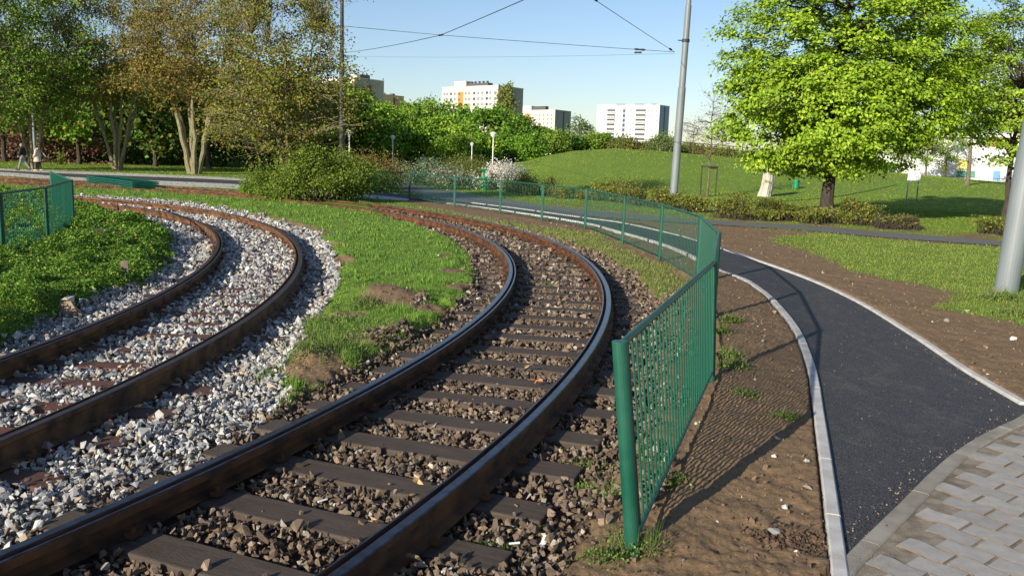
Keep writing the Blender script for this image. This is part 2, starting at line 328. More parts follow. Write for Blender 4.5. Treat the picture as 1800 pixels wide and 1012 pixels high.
posts_top = [(640, 301.5), (720, 307), (798, 311), (880, 318), (953, 325), (1030, 333), (1097, 345), (1160, 358), (1222, 377), (1260, 407)]
fp = [np.array([-6.9, 38.6]), np.array([-4.46, 36.3]), np.array([-2.32, 33.0]), np.array([-.5, 29.9]), np.array([.88, 27.2]), np.array([2.05, 24.6]), np.array([2.64, 20.6]), np.array([3.02, 17.5]), np.array([3.1, 14.2]), np.array([2.66, 11.05])]
fpn = [np.array([1.93, 7.88]), np.array([.70, 4.26])]
fence_line = np.array(fp + fpn)

# ---------------------------------------------------------------- ground sheet
a1 = np.concatenate([np.linspace(R(-180), R(-44), 60, endpoint=False), np.linspace(R(-44), R(44), 900, endpoint=False), np.linspace(R(44), R(180), 60)])
rr = np.concatenate([[.01, .6, 1.2, 1.8, 2.3, 2.7], np.exp(np.linspace(math.log(3.0), math.log(60), 620)), np.exp(np.linspace(math.log(61), math.log(1800), 110))])
AA, RR = np.meshgrid(a1, rr); X = (np.sin(AA) * RR).ravel(); Y = (np.cos(AA) * RR).ravel()
g, w, b, z = zones(X, Y)
nA, nR = len(a1), len(rr); ii = (np.arange(nR - 1)[:, None] * nA + np.arange(nA - 1)[None]).ravel()
acc = Acc(); acc.add(np.stack([X, Y, z], 1), np.stack([ii, ii + 1, ii + nA + 1, ii + nA], 1), np.stack([g, w, b], 1))
tag(acc.build("ground", ground_mat(), smooth=True, colors=True), kind="structure")
def gz(X, Y): return zones(np.atleast_1d(X).astype(float), np.atleast_1d(Y).astype(float))[3]
def gz1(p): return float(gz(p[0], p[1])[0])

# ---------------------------------------------------------------- stones
def protos(n, k0, seed):
    r_ = random.Random(seed); out = []
    for i in range(n):
        bm = bmesh.new()
        for j in range(k0):
            v = Vector((r_.gauss(0, 1), r_.gauss(0, 1), r_.gauss(0, 1))).normalized() * r_.uniform(.8, 1.1)
            bm.verts.new((v.x * r_.uniform(.9, 1.15), v.y * .9, v.z * .72))
        bmesh.ops.convex_hull(bm, input=bm.verts)
        bmesh.ops.delete(bm, geom=[v for v in bm.verts if not v.link_faces], context='VERTS')
        bmesh.ops.triangulate(bm, faces=bm.faces[:]); bm.verts.index_update()
        out.append((np.array([v.co for v in bm.verts]), np.array([[v.index for v in f.verts] for f in bm.faces]))); bm.free()
    return out
PR = protos(26, 9, 4); PS = protos(10, 7, 5)
def scatter(name, P3, rad, cols, label, cat, mats=None, pr=PR, squash=1.0, kind="stuff"):
    acc = Acc(); N = len(P3); pid = rng.integers(0, len(pr), N); ax = rng.normal(size=(N, 4)); ax /= np.linalg.norm(ax, axis=1)[:, None]
    a, b_, c_, d_ = ax.T
    Rm = np.stack([a*a+b_*b_-c_*c_-d_*d_, 2*(b_*c_-a*d_), 2*(b_*d_+a*c_), 2*(b_*c_+a*d_), a*a-b_*b_+c_*c_-d_*d_, 2*(c_*d_-a*b_), 2*(b_*d_-a*c_), 2*(c_*d_+a*b_), a*a-b_*b_-c_*c_+d_*d_], 1).reshape(N, 3, 3)
    for k in range(len(pr)):
        m = np.where(pid == k)[0]
        if not len(m): continue
        V, F = pr[k]; sc_ = rng.uniform(.7, 1.3, (len(m), 1, 3)); vv = np.einsum('nij,nvj->nvi', Rm[m], V[None] * sc_) * rad[m][:, None, None]
        vv[:, :, 2] *= squash; vv += P3[m][:, None]
        ff = (F[None] + (np.arange(len(m)) * len(V))[:, None, None]).reshape(-1, 3)
        acc.add(vv.reshape(-1, 3), ff, np.repeat(cols[m], len(V), 0))
    return tag(acc.build(name, mats or mStone, colors=True), label, cat, kind=kind)
def gridpts(bands, amin=-42, amax=40):
    out = []
    for d0, d1, sp in bands:
        x0, x1 = math.sin(R(amin)) * d1, math.sin(R(amax)) * d1
        xs = np.arange(x0, x1, sp); ys = np.arange(max(0, d0 * .7), d1, sp); A, B = np.meshgrid(xs, ys); A = A.ravel() + rng.uniform(-.5, .5, A.size) * sp; B = B.ravel() + rng.uniform(-.5, .5, B.size) * sp
        d = np.hypot(A, B); an = np.degrees(np.arctan2(A, B)); m = (d >= d0) & (d < d1) & (an > amin) & (an < amax); out.append(np.stack([A[m], B[m], np.full(m.sum(), sp)], 1))
    return np.vstack(out)
SLP = .66; SL0 = .25        # sleeper pitch and phase
Q = gridpts([(2.6, 9, .043), (9, 14, .052), (14, 22, .075), (22, 46, .12)])
roughm = (sdpoly(Q[:, :2], pWhite) > -.6) | (np.abs(cA.sd(Q[:, :2])[1]) < 2.3)
Q = Q[roughm]; sA, dA = cA.sd(Q[:, :2]); sB, dB = cB.sd(Q[:, :2]); g_, w_, b_, z_ = zones(Q[:, 0], Q[:, 1]); sp = Q[:, 2]
slpA = (np.abs((sA - SL0 + SLP / 2) % SLP - SLP / 2) < .135) & (np.abs(dA) < 1.26)
railA = np.minimum(np.abs(dA - .75), np.abs(dA + .75)) < .075; railB = np.minimum(np.abs(dB - .75), np.abs(dB + .75)) < .075
slpB = (np.abs((sB + SLP / 2) % SLP - SLP / 2) < .12) & (np.abs(dB) < 1.2)
uA = rng.random(len(Q))
mW = (w_ > .35) & ~railB & ~railA & ~(slpA & (uA > .02)) & ~(slpB & (fbm(Q[:, 0], Q[:, 1], 1.6, 2, 21) > .43) & (uA > .05))
mBr = (b_ + (np.abs(dA) < 1.85) * .45 * (g_ < .4) * (fbm(Q[:, 0], Q[:, 1], 2.2, 3, 31) > .56) > .4) & ~mW & ~railA & ~(slpA & (uA > .03)) & (sA < 48)
mixr = (rng.random(len(Q)) < (1 - sstep(1.15, 1.6, np.abs(dA))) * .6)          # the two ballasts mingle by the near track
def stone_cols(n, kind):
    u = rng.random(n)[:, None]; v = rng.uniform(.55, 1.15, (n, 1))
    if kind == 'w':
        c = np.where(u < .50, [.54, .535, .50], np.where(u < .76, [.31, .325, .34], np.where(u < .90, [.50, .41, .29], [.74, .73, .69])))
    else:
        c = np.where(u < .50, [.19, .135, .088], np.where(u < .80, [.28, .21, .145], np.where(u < .93, [.12, .088, .064], [.46, .41, .33])))
    return c * v
for nm, mk, kd, lab, lift in (("white_ballast", mW & ~mixr, 'w', "pale grey and white crushed stone ballast around the left track", .02), ("brown_ballast", mBr | (mW & mixr), 'b', "brown crushed stone ballast between the sleepers of the right track", .018)):
    q = Q[mk]; n = len(q); ex = rng.random(n) < .38; q2 = q[ex].copy(); q2[:, :2] += rng.normal(size=(ex.sum(), 2)) * .01
    allq = np.vstack([q, q2]); nf = (fbm(allq[:, 0], allq[:, 1], 3.0, 2, 41) - .5)
    r_ = allq[:, 2] * np.exp(rng.normal(0, .27, len(allq))) * (.59 if kd == 'w' else .54); r_ = np.clip(r_, .010, .075)
    zz = np.concatenate([z_[mk], z_[mk][ex] + rng.uniform(.015, .05, ex.sum())]) + r_ * .35 + nf * .05 + lift * (1 if kd == 'w' else .5)
    cl = stone_cols(len(allq), kd)
    for cv_ in (cA, cB):
        dd_ = np.abs(np.abs(cv_.sd(allq[:, :2])[1]) - .75); st_ = ((1 - sstep(.08, .30, dd_)) * .6 * rng.random(len(allq)))[:, None]; cl = cl * (1 - st_) + cl * np.array([.62, .40, .24]) * st_
    scatter(nm, np.stack([allq[:, 0], allq[:, 1], zz], 1), r_, cl, lab, "ballast")
# pebbles and clods on the bare soil
Q = gridpts([(2.8, 8, .055), (8, 14, .10), (14, 28, .22)], -20, 40); Q = Q[rng.random(len(Q)) < .8]
g_, w_, b_, z_ = zones(Q[:, 0], Q[:, 1]); okm = (g_ < .35) & (w_ < .2) & (b_ < .3) & (sdpoly(Q[:, :2], pAsph) < -.12) & (sdpoly(Q[:, :2], pOld) < 0) & (sdpoly(Q[:, :2], np.vstack([pavk, [[11, -3], [1, -3]]])) < -.1); Q = Q[okm]; z_ = z_[okm]; n = len(Q)
u = rng.random(n)[:, None]; cl = np.where(u < .86, [.19, .12, .07], np.where(u < .965, [.26, .20, .14], [.55, .52, .46])) * rng.uniform(.6, 1.2, (n, 1))
r_ = Q[:, 2] * np.exp(rng.normal(-2.15, .55, n)); r_ = np.clip(r_, .003, .03)
scatter("soil_clods", np.stack([Q[:, 0], Q[:, 1], z_ + r_ * .2], 1), r_, cl, "small clods and pebbles strewn over the bare brown soil", "soil")
# a few larger stones one can pick out
for (px, py, r_, c_) in ((1362, 553, .045, (.45, .33, .22)), (1380, 900, .028, (.5, .5, .48)), (1360, 942, .038, (.25, .25, .24)), (1418, 865, .03, (.35, .32, .28)), (1700, 553, .05, (.45, .38, .28)), (1663, 570, .05, (.35, .3, .24)), (1730, 617, .04, (.4, .32, .22)), (1780, 601, .05, (.7, .68, .62)), (1445, 484, .06, (.45, .38, .28)), (1030, 710, .055, (.16, .10, .07)), (1055, 690, .05, (.15, .1, .07)), (1500, 760, .03, (.2, .15, .1))):
    p = G(px, py); acc = Acc(); V, F = PR[(px + py) % 26]; acc.add(V * r_, F, c_)
    o = acc.build("stone", mStone, colors=True); o.location = (p[0], p[1], gz1(p) + r_ * .4); 
    wh = "pale" if c_[0] > .4 else "brownish"
    nearw = {1362: "tan rounded stone on the soil beside the white kerb, inside the fence shadow", 1380: "small pale stone on the soil left of the kerb at lower right", 1360: "flat dark grey stone on the soil low beside the white kerb", 1418: "grey stone lying closest to the white kerb near the asphalt tip", 1700: "tan stone on bare soil in front of the big grey pole", 1663: "grey brown stone left of the tan one before the grey pole", 1730: "small tan stone on the soil beside the outer path kerb", 1780: "whitest stone on the soil by the right picture edge", 1445: "tan stone on the soil beyond the outer kerb where the path bends", 1030: "large brown stone between the outer rail and the fence end post", 1055: "brown stone just left of the thick fence end post", 1500: "small stone lying loose on the black asphalt"}[px]
    tag(o, nearw, "stone")

edge_l = inner[len(inner) // 2:]; cn = []
for ln, o_, n_, sp_ in ((inner[-150:-8], -.07, 900, .05), (inner[-150:-8], .0, 260, .03), (pavk[:-3], .10, 700, .05), (outer[-90:], .08, 500, .05), (outer[-90:], -.09, 700, .06)):
    L_ = offset(ln, o_); i_ = rng.integers(0, len(L_) - 1, n_); f_ = rng.random(n_)[:, None]; cn.append(L_[i_] * (1 - f_) + L_[i_ + 1] * f_ + rng.normal(size=(n_, 2)) * sp_)
cn = np.vstack(cn); cn = cn[np.hypot(*cn.T) < 16]; n = len(cn); u = rng.random(n)[:, None]; scatter("asphalt_crumbs", np.column_stack([cn, np.where(sdpoly(cn, pAsphS) > 0, .016, .03)]), np.clip(np.exp(rng.normal(-5.3, .4, n)), .002, .011), np.where(u < .7, [.03, .03, .032], [.28, .22, .16]) * np.ones((n, 3)), "black asphalt crumbs and grit along the kerbs", "grit", pr=PS)
Pq = rng.uniform((1.5, 4), (6, 16), (4200, 2)); Pq = Pq[sdpoly(Pq, pAsphS) > .05]; n = len(Pq); u = rng.random(n)[:, None]; scatter("path_grit", np.column_stack([Pq, np.full(n, .0135)]), np.clip(np.exp(rng.normal(-5.7, .4, n)), .002, .008), np.where(u < .55, [.34, .30, .24], [.10, .10, .10]) * np.ones((n, 3)), "fine pale grit scattered over the fresh asphalt", "grit", pr=PS)
cq = G(1385, 955); Pq = cq + rng.normal(size=(500, 2)) * np.array([.10, .08]); scatter("loose_clods", np.column_stack([Pq, gz(Pq[:, 0], Pq[:, 1]) + .008]), np.clip(np.exp(rng.normal(-4.5, .45, 500)), .004, .022), np.array([.12, .075, .045]) * rng.uniform(.6, 1.2, (500, 1)), "patch of dark loose clods on the soil low beside the white kerb", "soil", pr=PS)
# ---------------------------------------------------------------- tracks
PROF = [(-.075, -.04), (.075, -.04), (.075, -.03), (.012, -.012), (.012, .07), (.085, .082), (.085, .132), (.079, .136), (.068, .136), (.063, .098), (.036, .098), (.030, .137), (.024, .140), (-.026, .140), (-.033, .134), (-.034, .10), (-.012, .085), (-.012, -.012), (-.075, -.03)]
PMI = [0] * 19; PMI[6] = 1; PMI[7] = 1; PMI[9] = 2; PMI[8] = 2; PMI[10] = 2; PMI[11] = 1; PMI[12] = 1; PMI[13] = 1
def rails(cv, s0, s1, par, mats, step=.25, zo=0.0, clips=True, drop=0):
    S = np.arange(s0, s1, step)
    for sd_ in (1, -1):
        P, th = cv.at(S, .75 * sd_); prof = [(u * -sd_, v) for u, v in PROF]; mis = PMI
        if sd_ > 0: pass
        acc = Acc(); acc.sweep(P, prof, zo, mis); o = acc.build("rail", mats, par)
    if clips:
        SS = [x for x in np.arange(SL0 + math.ceil((s0 - SL0) / SLP) * SLP, s1, SLP)]; pl = []
        for s_ in SS:
            for o_ in (-.85, -.65, .65, .85):
                p, t = cv.at(np.array(s_), o_); p = np.atleast_2d(p)[0]; pl.append((math.hypot(*p), p, float(t)))
        vis = [q for q in pl if q[1][1] > 2.5 and abs(q[1][0]) < q[1][1] * .72 + .5]; vis.sort(key=lambda q: q[0]); near_ = vis[:100]; ids = {id(q) for q in near_}
        A = Acc(); A.box((0, 0, 0), (.035, .028, .012)); A.tube([(0, 0, .002), (0, 0, .042)], .014, 6); c0 = A.build("rail_clip", mats[0], par)
        for i, (_, p, t) in enumerate(near_):
            o = c0 if i == 0 else c0.copy()
            if i: C.objects.link(o); o.parent = par
            o.location = (p[0], p[1], -.022 + zo); o.rotation_euler = (0, 0, t)
        A = Acc()
        for q in pl:
            if id(q) not in ids: A.box((q[1][0], q[1][1], -.022 + zo), (.035, .028, .012), q[2]); A.tube([(q[1][0], q[1][1], -.02 + zo), (q[1][0], q[1][1], .02 + zo)], .014, 6)
        tag(A.build("distant_rail_clips", mats[0], par), kind="stuff")
def sleepers(cv, s0, s1, par, m, hw=.13, top=-.042, ph=0.0, hl=1.25):
    k = 0; base = Acc(); base.box((0, 0, 0), (hl, hw, .07))
    bm = None; proto = None
    for s_ in np.arange(ph + math.ceil((s0 - ph) / SLP) * SLP, s1, SLP):
        p, t = cv.at(np.array(s_)); p = np.atleast_2d(p)[0]
        if proto is None:
            o = base.build("sleeper", m, par); bv = o.modifiers.new("bevel", 'BEVEL'); bv.width = .012; bv.segments = 2; proto = o
        else:
            o = proto.copy(); C.objects.link(o)
        o.location = (p[0], p[1], top - .07 + random.uniform(-.006, .006)); o.rotation_euler = (random.uniform(-.01, .01), random.uniform(-.006, .006), float(t) + math.pi / 2 + random.uniform(-.015, .015)); o.parent = par; k += 1
tA = thing("tram_track", "curving rusty tram track on brown ballast beside the green fence", "tram track")
rails(cA, -4.5, 50, tA, [mRust, mRailTop, mGroove]); sleepers(cA, -2.5, 44, tA, mWood, ph=SL0)
tB = thing("tram_track", "curving tram track laid in white gravel beside the left lawn", "tram track")
rails(cB, -1.5, 41, tB, [mRustB, mRailTopB, mGroove]); sleepers(cB, 0, 36, tB, mWoodB, hw=.12, top=-.045)
# straight far track along the pale path
pc0, pc1 = G(-400, 298 + .0), G(900, 371)
class Line(Curve):
    def __init__(s, pts): 
        s.P = catmull(pts, 20); d = np.concatenate([[0], np.cumsum(np.hypot(*np.diff(s.P, axis=0).T))]); s.S = d; T = np.gradient(s.P, axis=0); s.th = np.unwrap(np.arctan2(T[:, 1], T[:, 0])); s.N = np.stack([-np.sin(s.th), np.cos(s.th)], 1)
cC = Line(GP([(-500, 295), (0, 313.5), (265, 328), (425, 340), (560, 352)], .1))
tC = thing("tram_track", "far straight tram track beside the white edged path", "tram track")
rails(cC, .5, cC.S[-1] - .5, tC, [mRustB, mRailTopB, mGroove], step=.8, clips=False)

# ---------------------------------------------------------------- paths, kerbs, paving
def flat(name, poly, z, m, kind="structure", thick=0):
    bm = bmesh.new(); vs = [bm.verts.new((p[0], p[1], z)) for p in poly]; f = bm.faces.new(vs); f.normal_update()
    if f.normal.z < 0: f.normal_flip()
    bmesh.ops.triangulate(bm, faces=[f], quad_method='BEAUTY', ngon_method='EAR_CLIP'); me = bpy.data.meshes.new(name); bm.to_mesh(me); bm.free(); me.materials.append(m)
    o = bpy.data.objects.new(name, me); C.objects.link(o); return tag(o, kind=kind)
def asphalt(name, a, b_, dust, grain=260):
    m = bpy.data.materials.new(name); m.use_nodes = True; t = m.node_tree; bs = t.nodes["Principled BSDF"]; bs.inputs["Roughness"].default_value = .75; bs.inputs["Specular IOR Level"].default_value = .35
    g = t.nodes.new("ShaderNodeNewGeometry")
    def N(s, d=6, r_=.6, st=None):
        n = t.nodes.new("ShaderNodeTexNoise"); n.inputs["Scale"].default_value = s; n.inputs["Detail"].default_value = d; n.inputs["Roughness"].default_value = r_
        if st:
            mp = t.nodes.new("ShaderNodeMapping"); mp.inputs["Rotation"].default_value = (0, 0, st[0]); mp.inputs["Scale"].default_value = st[1]; t.links.new(g.outputs["Position"], mp.inputs[0]); t.links.new(mp.outputs[0], n.inputs["Vector"])
        else: t.links.new(g.outputs["Position"], n.inputs["Vector"])
        return n.outputs[0]
    def Rm(f, s):
        r_ = t.nodes.new("ShaderNodeValToRGB")
        for e, (p, c_) in zip(r_.color_ramp.elements, s): e.position = p; e.color = (*c_, 1)
        t.links.new(f, r_.inputs[0]); return r_.outputs[0]
    def mul(x, y):
        k = t.nodes.new("ShaderNodeMath"); k.operation = 'MULTIPLY'; t.links.new(x, k.inputs[0]); t.links.new(y, k.inputs[1]); return k.outputs[0]
    base = Rm(N(grain, 6, .95), [(.46, a), (.64, b_)])
    msk = mul(Rm(N(1.9, 10, .8, (R(-35), (1.5, .8, 1))), [(.50, (0, 0, 0)), (.72, (1, 1, 1))]), Rm(N(90, 4, .8), [(.42, (0, 0, 0)), (.60, (1, 1, 1))]))
    x = t.nodes.new("ShaderNodeMix"); x.data_type = 'RGBA'; t.links.new(msk, x.inputs[0]); t.links.new(base, x.inputs[6]); x.inputs[7].default_value = (*dust, 1); t.links.new(x.outputs[2], bs.inputs["Base Color"])
    bp = t.nodes.new("ShaderNodeBump"); bp.inputs["Distance"].default_value = .006; bp.inputs["Strength"].default_value = 1; t.links.new(N(170, 5, .8), bp.inputs["Height"])
    b2 = t.nodes.new("ShaderNodeBump"); b2.inputs["Distance"].default_value = .03; b2.inputs["Strength"].default_value = .6; t.links.new(N(4, 3), b2.inputs["Height"]); t.links.new(bp.outputs[0], b2.inputs["Normal"]); t.links.new(b2.outputs[0], bs.inputs["Normal"]); return m
mAsph = asphalt("fresh_asphalt", (.013, .0135, .017), (.19, .19, .195), (.20, .18, .145), 75)
mOld = asphalt("old_asphalt", (.13, .125, .12), (.24, .235, .225), (.30, .26, .21), 70)
flat("path", pAsph, .012, mAsph); flat("old_path", pOld, .004, mOld)
mKerb = mat("kerb_concrete", (.60, .59, .55), .9, (.46, .44, .40), 7, .003, 90)
mKerbD = mat("kerb_dusty", (.36, .33, .27), .9, (.24, .21, .16), 5, .004, 80)
def kerb(name, line, wdt, zt, m, seg=1.0, jag=0.0):
    line = np.asarray(line); d = np.concatenate([[0], np.cumsum(np.hypot(*np.diff(line, axis=0).T))]); acc = Acc(); s_ = 0
    while s_ < d[-1] - .05:
        e = min(s_ + seg - .006, d[-1]); S = np.linspace(s_, e, max(2, int((e - s_) / .25) + 1)); P = np.stack([np.interp(S, d, line[:, 0]), np.interp(S, d, line[:, 1])], 1)
        zt2 = zt + random.uniform(-.003, .003); h = wdt / 2
        acc.sweep(P, [(-h, -.12), (h, -.12), (h, zt2 - .01), (h - .01, zt2), (-h + .01, zt2), (-h, zt2 - .01)]); s_ += seg
    return tag(acc.build(name, m), kind="structure")
L_in = inner; D = np.hypot(*L_in.T)
kerb("kerb", offset(inner[inner.shape[0] // 2 - 60:-2], -.0), .085, .045, mKerb)
kerb("kerb", offset(outer[outer.shape[0] // 2 - 30:], .0), .08, .04, mKerb)
kerb("kerb", pavk, .105, .032, mKerbD, .98)
# pale concrete strips either side of the far path
mPale = mat("pale_sand", (.66, .63, .58), .9, (.48, .44, .38), 2.2, .02, 12)
def strip_between(name, a, b_, z, m): return flat(name, np.vstack([a, b_[::-1]]), z, m)
strip_between("pale_strip", catmull(GP([(-300, 284.5), (0, 296.5), (130, 301), (425, 314), (640, 332.8), (700, 340.8)])), catmull(GP([(-300, 287), (0, 300), (130, 306), (425, 318), (640, 334.7), (700, 342)])), .016, mPale)
strip_between("pale_strip", catmull(GP([(-300, 290), (0, 303), (130, 312), (425, 325), (640, 342), (720, 350.2)])), catmull(GP([(-300, 295), (0, 309.5), (130, 320), (425, 333.5), (640, 349), (715, 354)])), .019, mPale)
# interlocking wave pavers
mPaver = mat("paver_concrete", (.40, .38, .345), .9, (.33, .315, .285), 14, .003, 130, tint=True, coords='World')
mPaver.node_tree.nodes["Principled BSDF"]
uu = np.array([math.cos(R(-50)), math.sin(R(-50))]); vv = np.array([-uu[1], uu[0]]); acc = Acc(); Lp, Hp = .27, .17
pp = np.vstack([pavk, [[11, -3], [1, -3]]]); cen = []; o0 = np.array([3.2, 4.6])
for j in range(-45, 45):
    for i in range(-30, 30):
        off = (j % 2) * Lp / 2; cen.append((o0 + uu * (i * Lp + off) + vv * j * Hp, i, j))
cc_ = np.array([c_[0] for c_ in cen]); okp = (sdpoly(cc_, pp) > .15) & (cc_[:, 0] < 7.5) & (cc_[:, 1] > 2.2)
wave = lambda x: .013 * math.sin(x / Lp * 2 * math.pi * 1.0)
for (c_, i, j), k in zip(cen, okp):
    if not k: continue
    off = (j % 2) * Lp / 2; gp = .0045; xs = np.linspace(-Lp / 2 + .0085, Lp / 2 - .0085, 11); top = [(x, Hp / 2 - gp + wave(x + off + i * 0)) for x in xs]; bot = [(x, -Hp / 2 + gp + wave(x + off)) for x in xs]
    ring = bot + top[::-1]; n = len(ring); dz = random.uniform(-.0025, .0025) + .006; tl = (random.uniform(-.02, .02), random.uniform(-.02, .02))
    V = []
    for zl, ins in ((-.04, 1.0), (.0132, 1.0), (.015, .988)):
        for (x, y) in ring:
            q = c_ + uu * x * ins + vv * (y if ins == 1 else (y - wave(x + off)) * .98 + wave(x + off)); V.append((q[0], q[1], zl + dz + (tl[0] * x + tl[1] * y if zl > 0 else 0)))
    F = [(a * n + k2, a * n + (k2 + 1) % n, (a + 1) * n + (k2 + 1) % n, (a + 1) * n + k2) for a in range(2) for k2 in range(n)]
    sh = random.uniform(.88, 1.08); acc.add(V, F, (sh, sh, sh * .98), 1); acc.add(V[2 * n:], [list(range(n))], (sh, sh, sh * .98))
mSide = mat("paver_side_dirt", (.14, .105, .07), .95, (.20, .155, .11), 25, .004, 120)
tag(acc.build("pavement", [mPaver, mSide], colors=True), kind="structure")
mJoint = mat("joint_sand", (.17, .135, .092), .95, (.33, .28, .21), 9, .01, 120)
flat("paving_sand", pp, .0150, mJoint)

# ---------------------------------------------------------------- fences
FH = 1.15
def fence(label, pts, hgt=FH, lean=None, spacing=.115, first_post_r=.038, zs=None, postr=.03, barr=.0072, extra=None):
    t = thing("metal_fence", label, "fence", (*pts[0], 0)); ox = np.array([*pts[0], 0.0])
    zs = zs or [0.0] * len(pts)
    for i, p in enumerate(pts):
        ln = np.array(lean[i]) if lean else np.zeros(2); a = Acc(); r_ = first_post_r if (i == len(pts) - 1 and first_post_r > .04) else postr
        a.tube([(p[0], p[1], zs[i] - .1), (p[0] + ln[0], p[1] + ln[1], zs[i] + hgt), (p[0] + ln[0], p[1] + ln[1], zs[i] + hgt + .001)], [r_, r_, r_ * .96], 20)
        a.build("post", mGreen, t, smooth=False, loc=ox)
    for i in range(len(pts) - 1):
        A = np.array([*pts[i], zs[i]]); B = np.array([*pts[i + 1], zs[i + 1]]); lA = np.array([*(lean[i] if lean else (0, 0)), 0]); lB = np.array([*(lean[i + 1] if lean else (0, 0)), 0])
        dv = (B - A); L = np.linalg.norm(dv[:2]); e = .055 / L
        def pt(u, h): return A + dv * u + (lA * (1 - u) + lB * u) * (h / hgt) + np.array([0, 0, h])
        f = Acc(); lo, hi = .10, hgt - .02
        f.tube([pt(e, hi), pt(1 - e, hi)], .021, 12); f.tube([pt(e, lo), pt(1 - e, lo)], .016, 10); f.tube([pt(e, lo), pt(e, hi)], .019, 10); f.tube([pt(1 - e, lo), pt(1 - e, hi)], .019, 10)
        for u in (e * .5, 1 - e * .5):
            for h in (.25, hgt - .2): f.box(pt(u, h), (.03, .012, .012), math.atan2(dv[1], dv[0]))
        fo = f.build("panel", mGreen, t, loc=ox)
        b_ = Acc(); n = max(4, int(L / spacing))
        for k in range(1, n):
            u = e + (1 - 2 * e) * k / n; b_.tube([pt(u, lo), pt(u, hi)], barr if A[1] < 8 else barr * .75, 6, caps=False)
        b_.build("bars", mGreenBar, fo, loc=ox)
    return t
nf = [(0, 0)] * len(fp)
fence("long curved green bar fence between the right tram track and the asphalt path", fp + fpn, 1.16, lean=nf + [(-.06, 0), (-.14, .02)], first_post_r=.041, zs=[0] * (len(fp)) + [.0, -.02])
lfp = [G(-160, 357, 1.17), G(0, 338, 1.17), G(80, 328, 1.17), G(126, 316, 1.17), G(89, 301, 1.17)]
fence("short green bar fence turning a corner on the left lawn", [np.array(p) for p in lfp], 1.1, zs=[.07] * 5, spacing=.10)
# stacked spare fence panels
st0, st1, st2 = G(150, 323), G(232, 335), G(266, 331)
def stack(a, b_, wv, n, labs):
    d = b_ - a; L = np.hypot(*d); rz = math.atan2(d[1], d[0]); c_ = (a + b_) / 2 + wv
    for k in range(n):
        o = thing("fence_panel", labs[k], "fence panel", (c_[0], c_[1], .03 + k * .075), "spare fence panels stacked on the grass", rz); f = Acc(); h = .55
        for y in (-h, h): f.tube([(-L / 2, y, .03), (L / 2, y, .03)], .027, 8)
        for x in (-L / 2, L / 2): f.tube([(x, -h, .03), (x, h, .03)], .027, 8)
        f.build("frame", mGreen, o); g2 = Acc()
        for x in np.arange(-L / 2 + .1, L / 2, .12): g2.tube([(x, -h, .03), (x, h, .03)], .01, 5, caps=False)
        g2.build("bars", mGreenBar, o)
dd = st1 - st0; nn = np.array([-dd[1], dd[0]]) / np.hypot(*dd); nn = nn if nn[1] > 0 else -nn
stack(st0, st1, nn * .6, 5, ["bottom green fence panel of the five stacked on the far grass", "second from bottom green fence panel in the stack on far grass", "middle green fence panel of the stack lying on the far grass", "second from top green fence panel in the stack on far grass", "topmost green fence panel of the stack lying on the far grass"])

# ---------------------------------------------------------------- poles and wires
def pole(label, base, segs, m, base_z=0):
    t = thing("catenary_pole", label, "pole", (base[0], base[1], base_z)); a = Acc(); P = []; rr_ = []
    for (z0, r0_, z1, r1_) in segs: P += [(0, 0, z0), (0, 0, z1)]; rr_ += [r0_, r1_]
    a.tube(P, rr_, 28); o = a.build("shaft", m, t, smooth=False); return t
pA = np.array([8.31, 14.22])
p1 = pole("thick grey steel pole standing in the grass at the right edge", pA, [(-.3, .185, 2.35, .178), (2.36, .165, 5.2, .15), (5.21, .135, 9, .12)], mPole)
p1.rotation_euler = (R(.8), R(2.0), 0)
pB = W(1183, 352, 36.5)[:2]
p2 = pole("tall grey tapered catenary pole behind the hedge, carrying the wires", pB, [(-.3, .172, 5.0, .158), (5.05, .135, 8.3, .125), (8.34, .10, 13, .085)], mPole)
p2.rotation_euler = (R(.5), R(1.0), 0)
a = Acc(); a.tube([(0, 0, 6.85), (0, 0, 6.97)], .16, 20); a.box((-.2, 0, 6.91), (.12, .02, .02)); a.build("clamp", mPoleDark, p2)
pC = W(601, 240, 58)[:2]
p3 = pole("slim black catenary pole rising behind the bushy brown tree", pC, [(-.3, .20, 8.3, .16), (8.32, .13, 11.9, .12), (11.95, .03, 15, .02)], mPoleDark)
pD = W(60, 240, 72)[:2]
p4 = pole("thin pale grey pole among the green trees at far left", pD, [(-.3, .12, 10, .09), (10.02, .06, 14, .05)], mPole)
def wire(label, pts, r_=.012, ins=()):
    t = thing("overhead_wire", label, "wire", tuple(pts[0])); a = Acc()
    for p, q in zip(pts[:-1], pts[1:]):
        p = np.array(p); q = np.array(q); L = np.linalg.norm(q - p); u = np.linspace(0, 1, 14)[:, None]; S = p + (q - p) * u; S[:, 2] -= .0012 * L * L / 10 * 4 * (u * (1 - u))[:, 0]; a.tube(S, r_, 5)
    a.build("cable", mWire, t, loc=np.array(pts[0]))
    for q, L, dr in ins:
        b_ = Acc(); dr = np.array(dr) / np.linalg.norm(dr); q = np.array(q); b_.tube([q - dr * L / 2, q - dr * L * .3, q, q + dr * L * .3, q + dr * L / 2], [.02, .045, .03, .045, .02], 8); b_.build("insulator", mPoleDark, t, loc=np.array(pts[0]))
    return t
K = W(1191, 92, 36.5); Nn = W(775, 62, 35); E1 = W(560, 42, 36); K0 = K + np.array([-.12, 0, 0]); i1 = K0 + (Nn - K0) * .155
wire("span wire from the middle grey pole across the sky to the left", [K0, Nn, E1], .010, [(i1, .5, Nn - K0)])
Cn = W(915, 0, 27); Cf = W(603, 93, 60)
Cn2 = Nn + (Cn - Nn) * 2.2
wire("thick contact wire coming from top centre to the black pole", [Cn2, Nn, Cf], .014, [(Nn, .7, Cf - Nn)])
T2 = W(1047, 0, 27); T2b = K0 + (T2 - K0) * 1.3
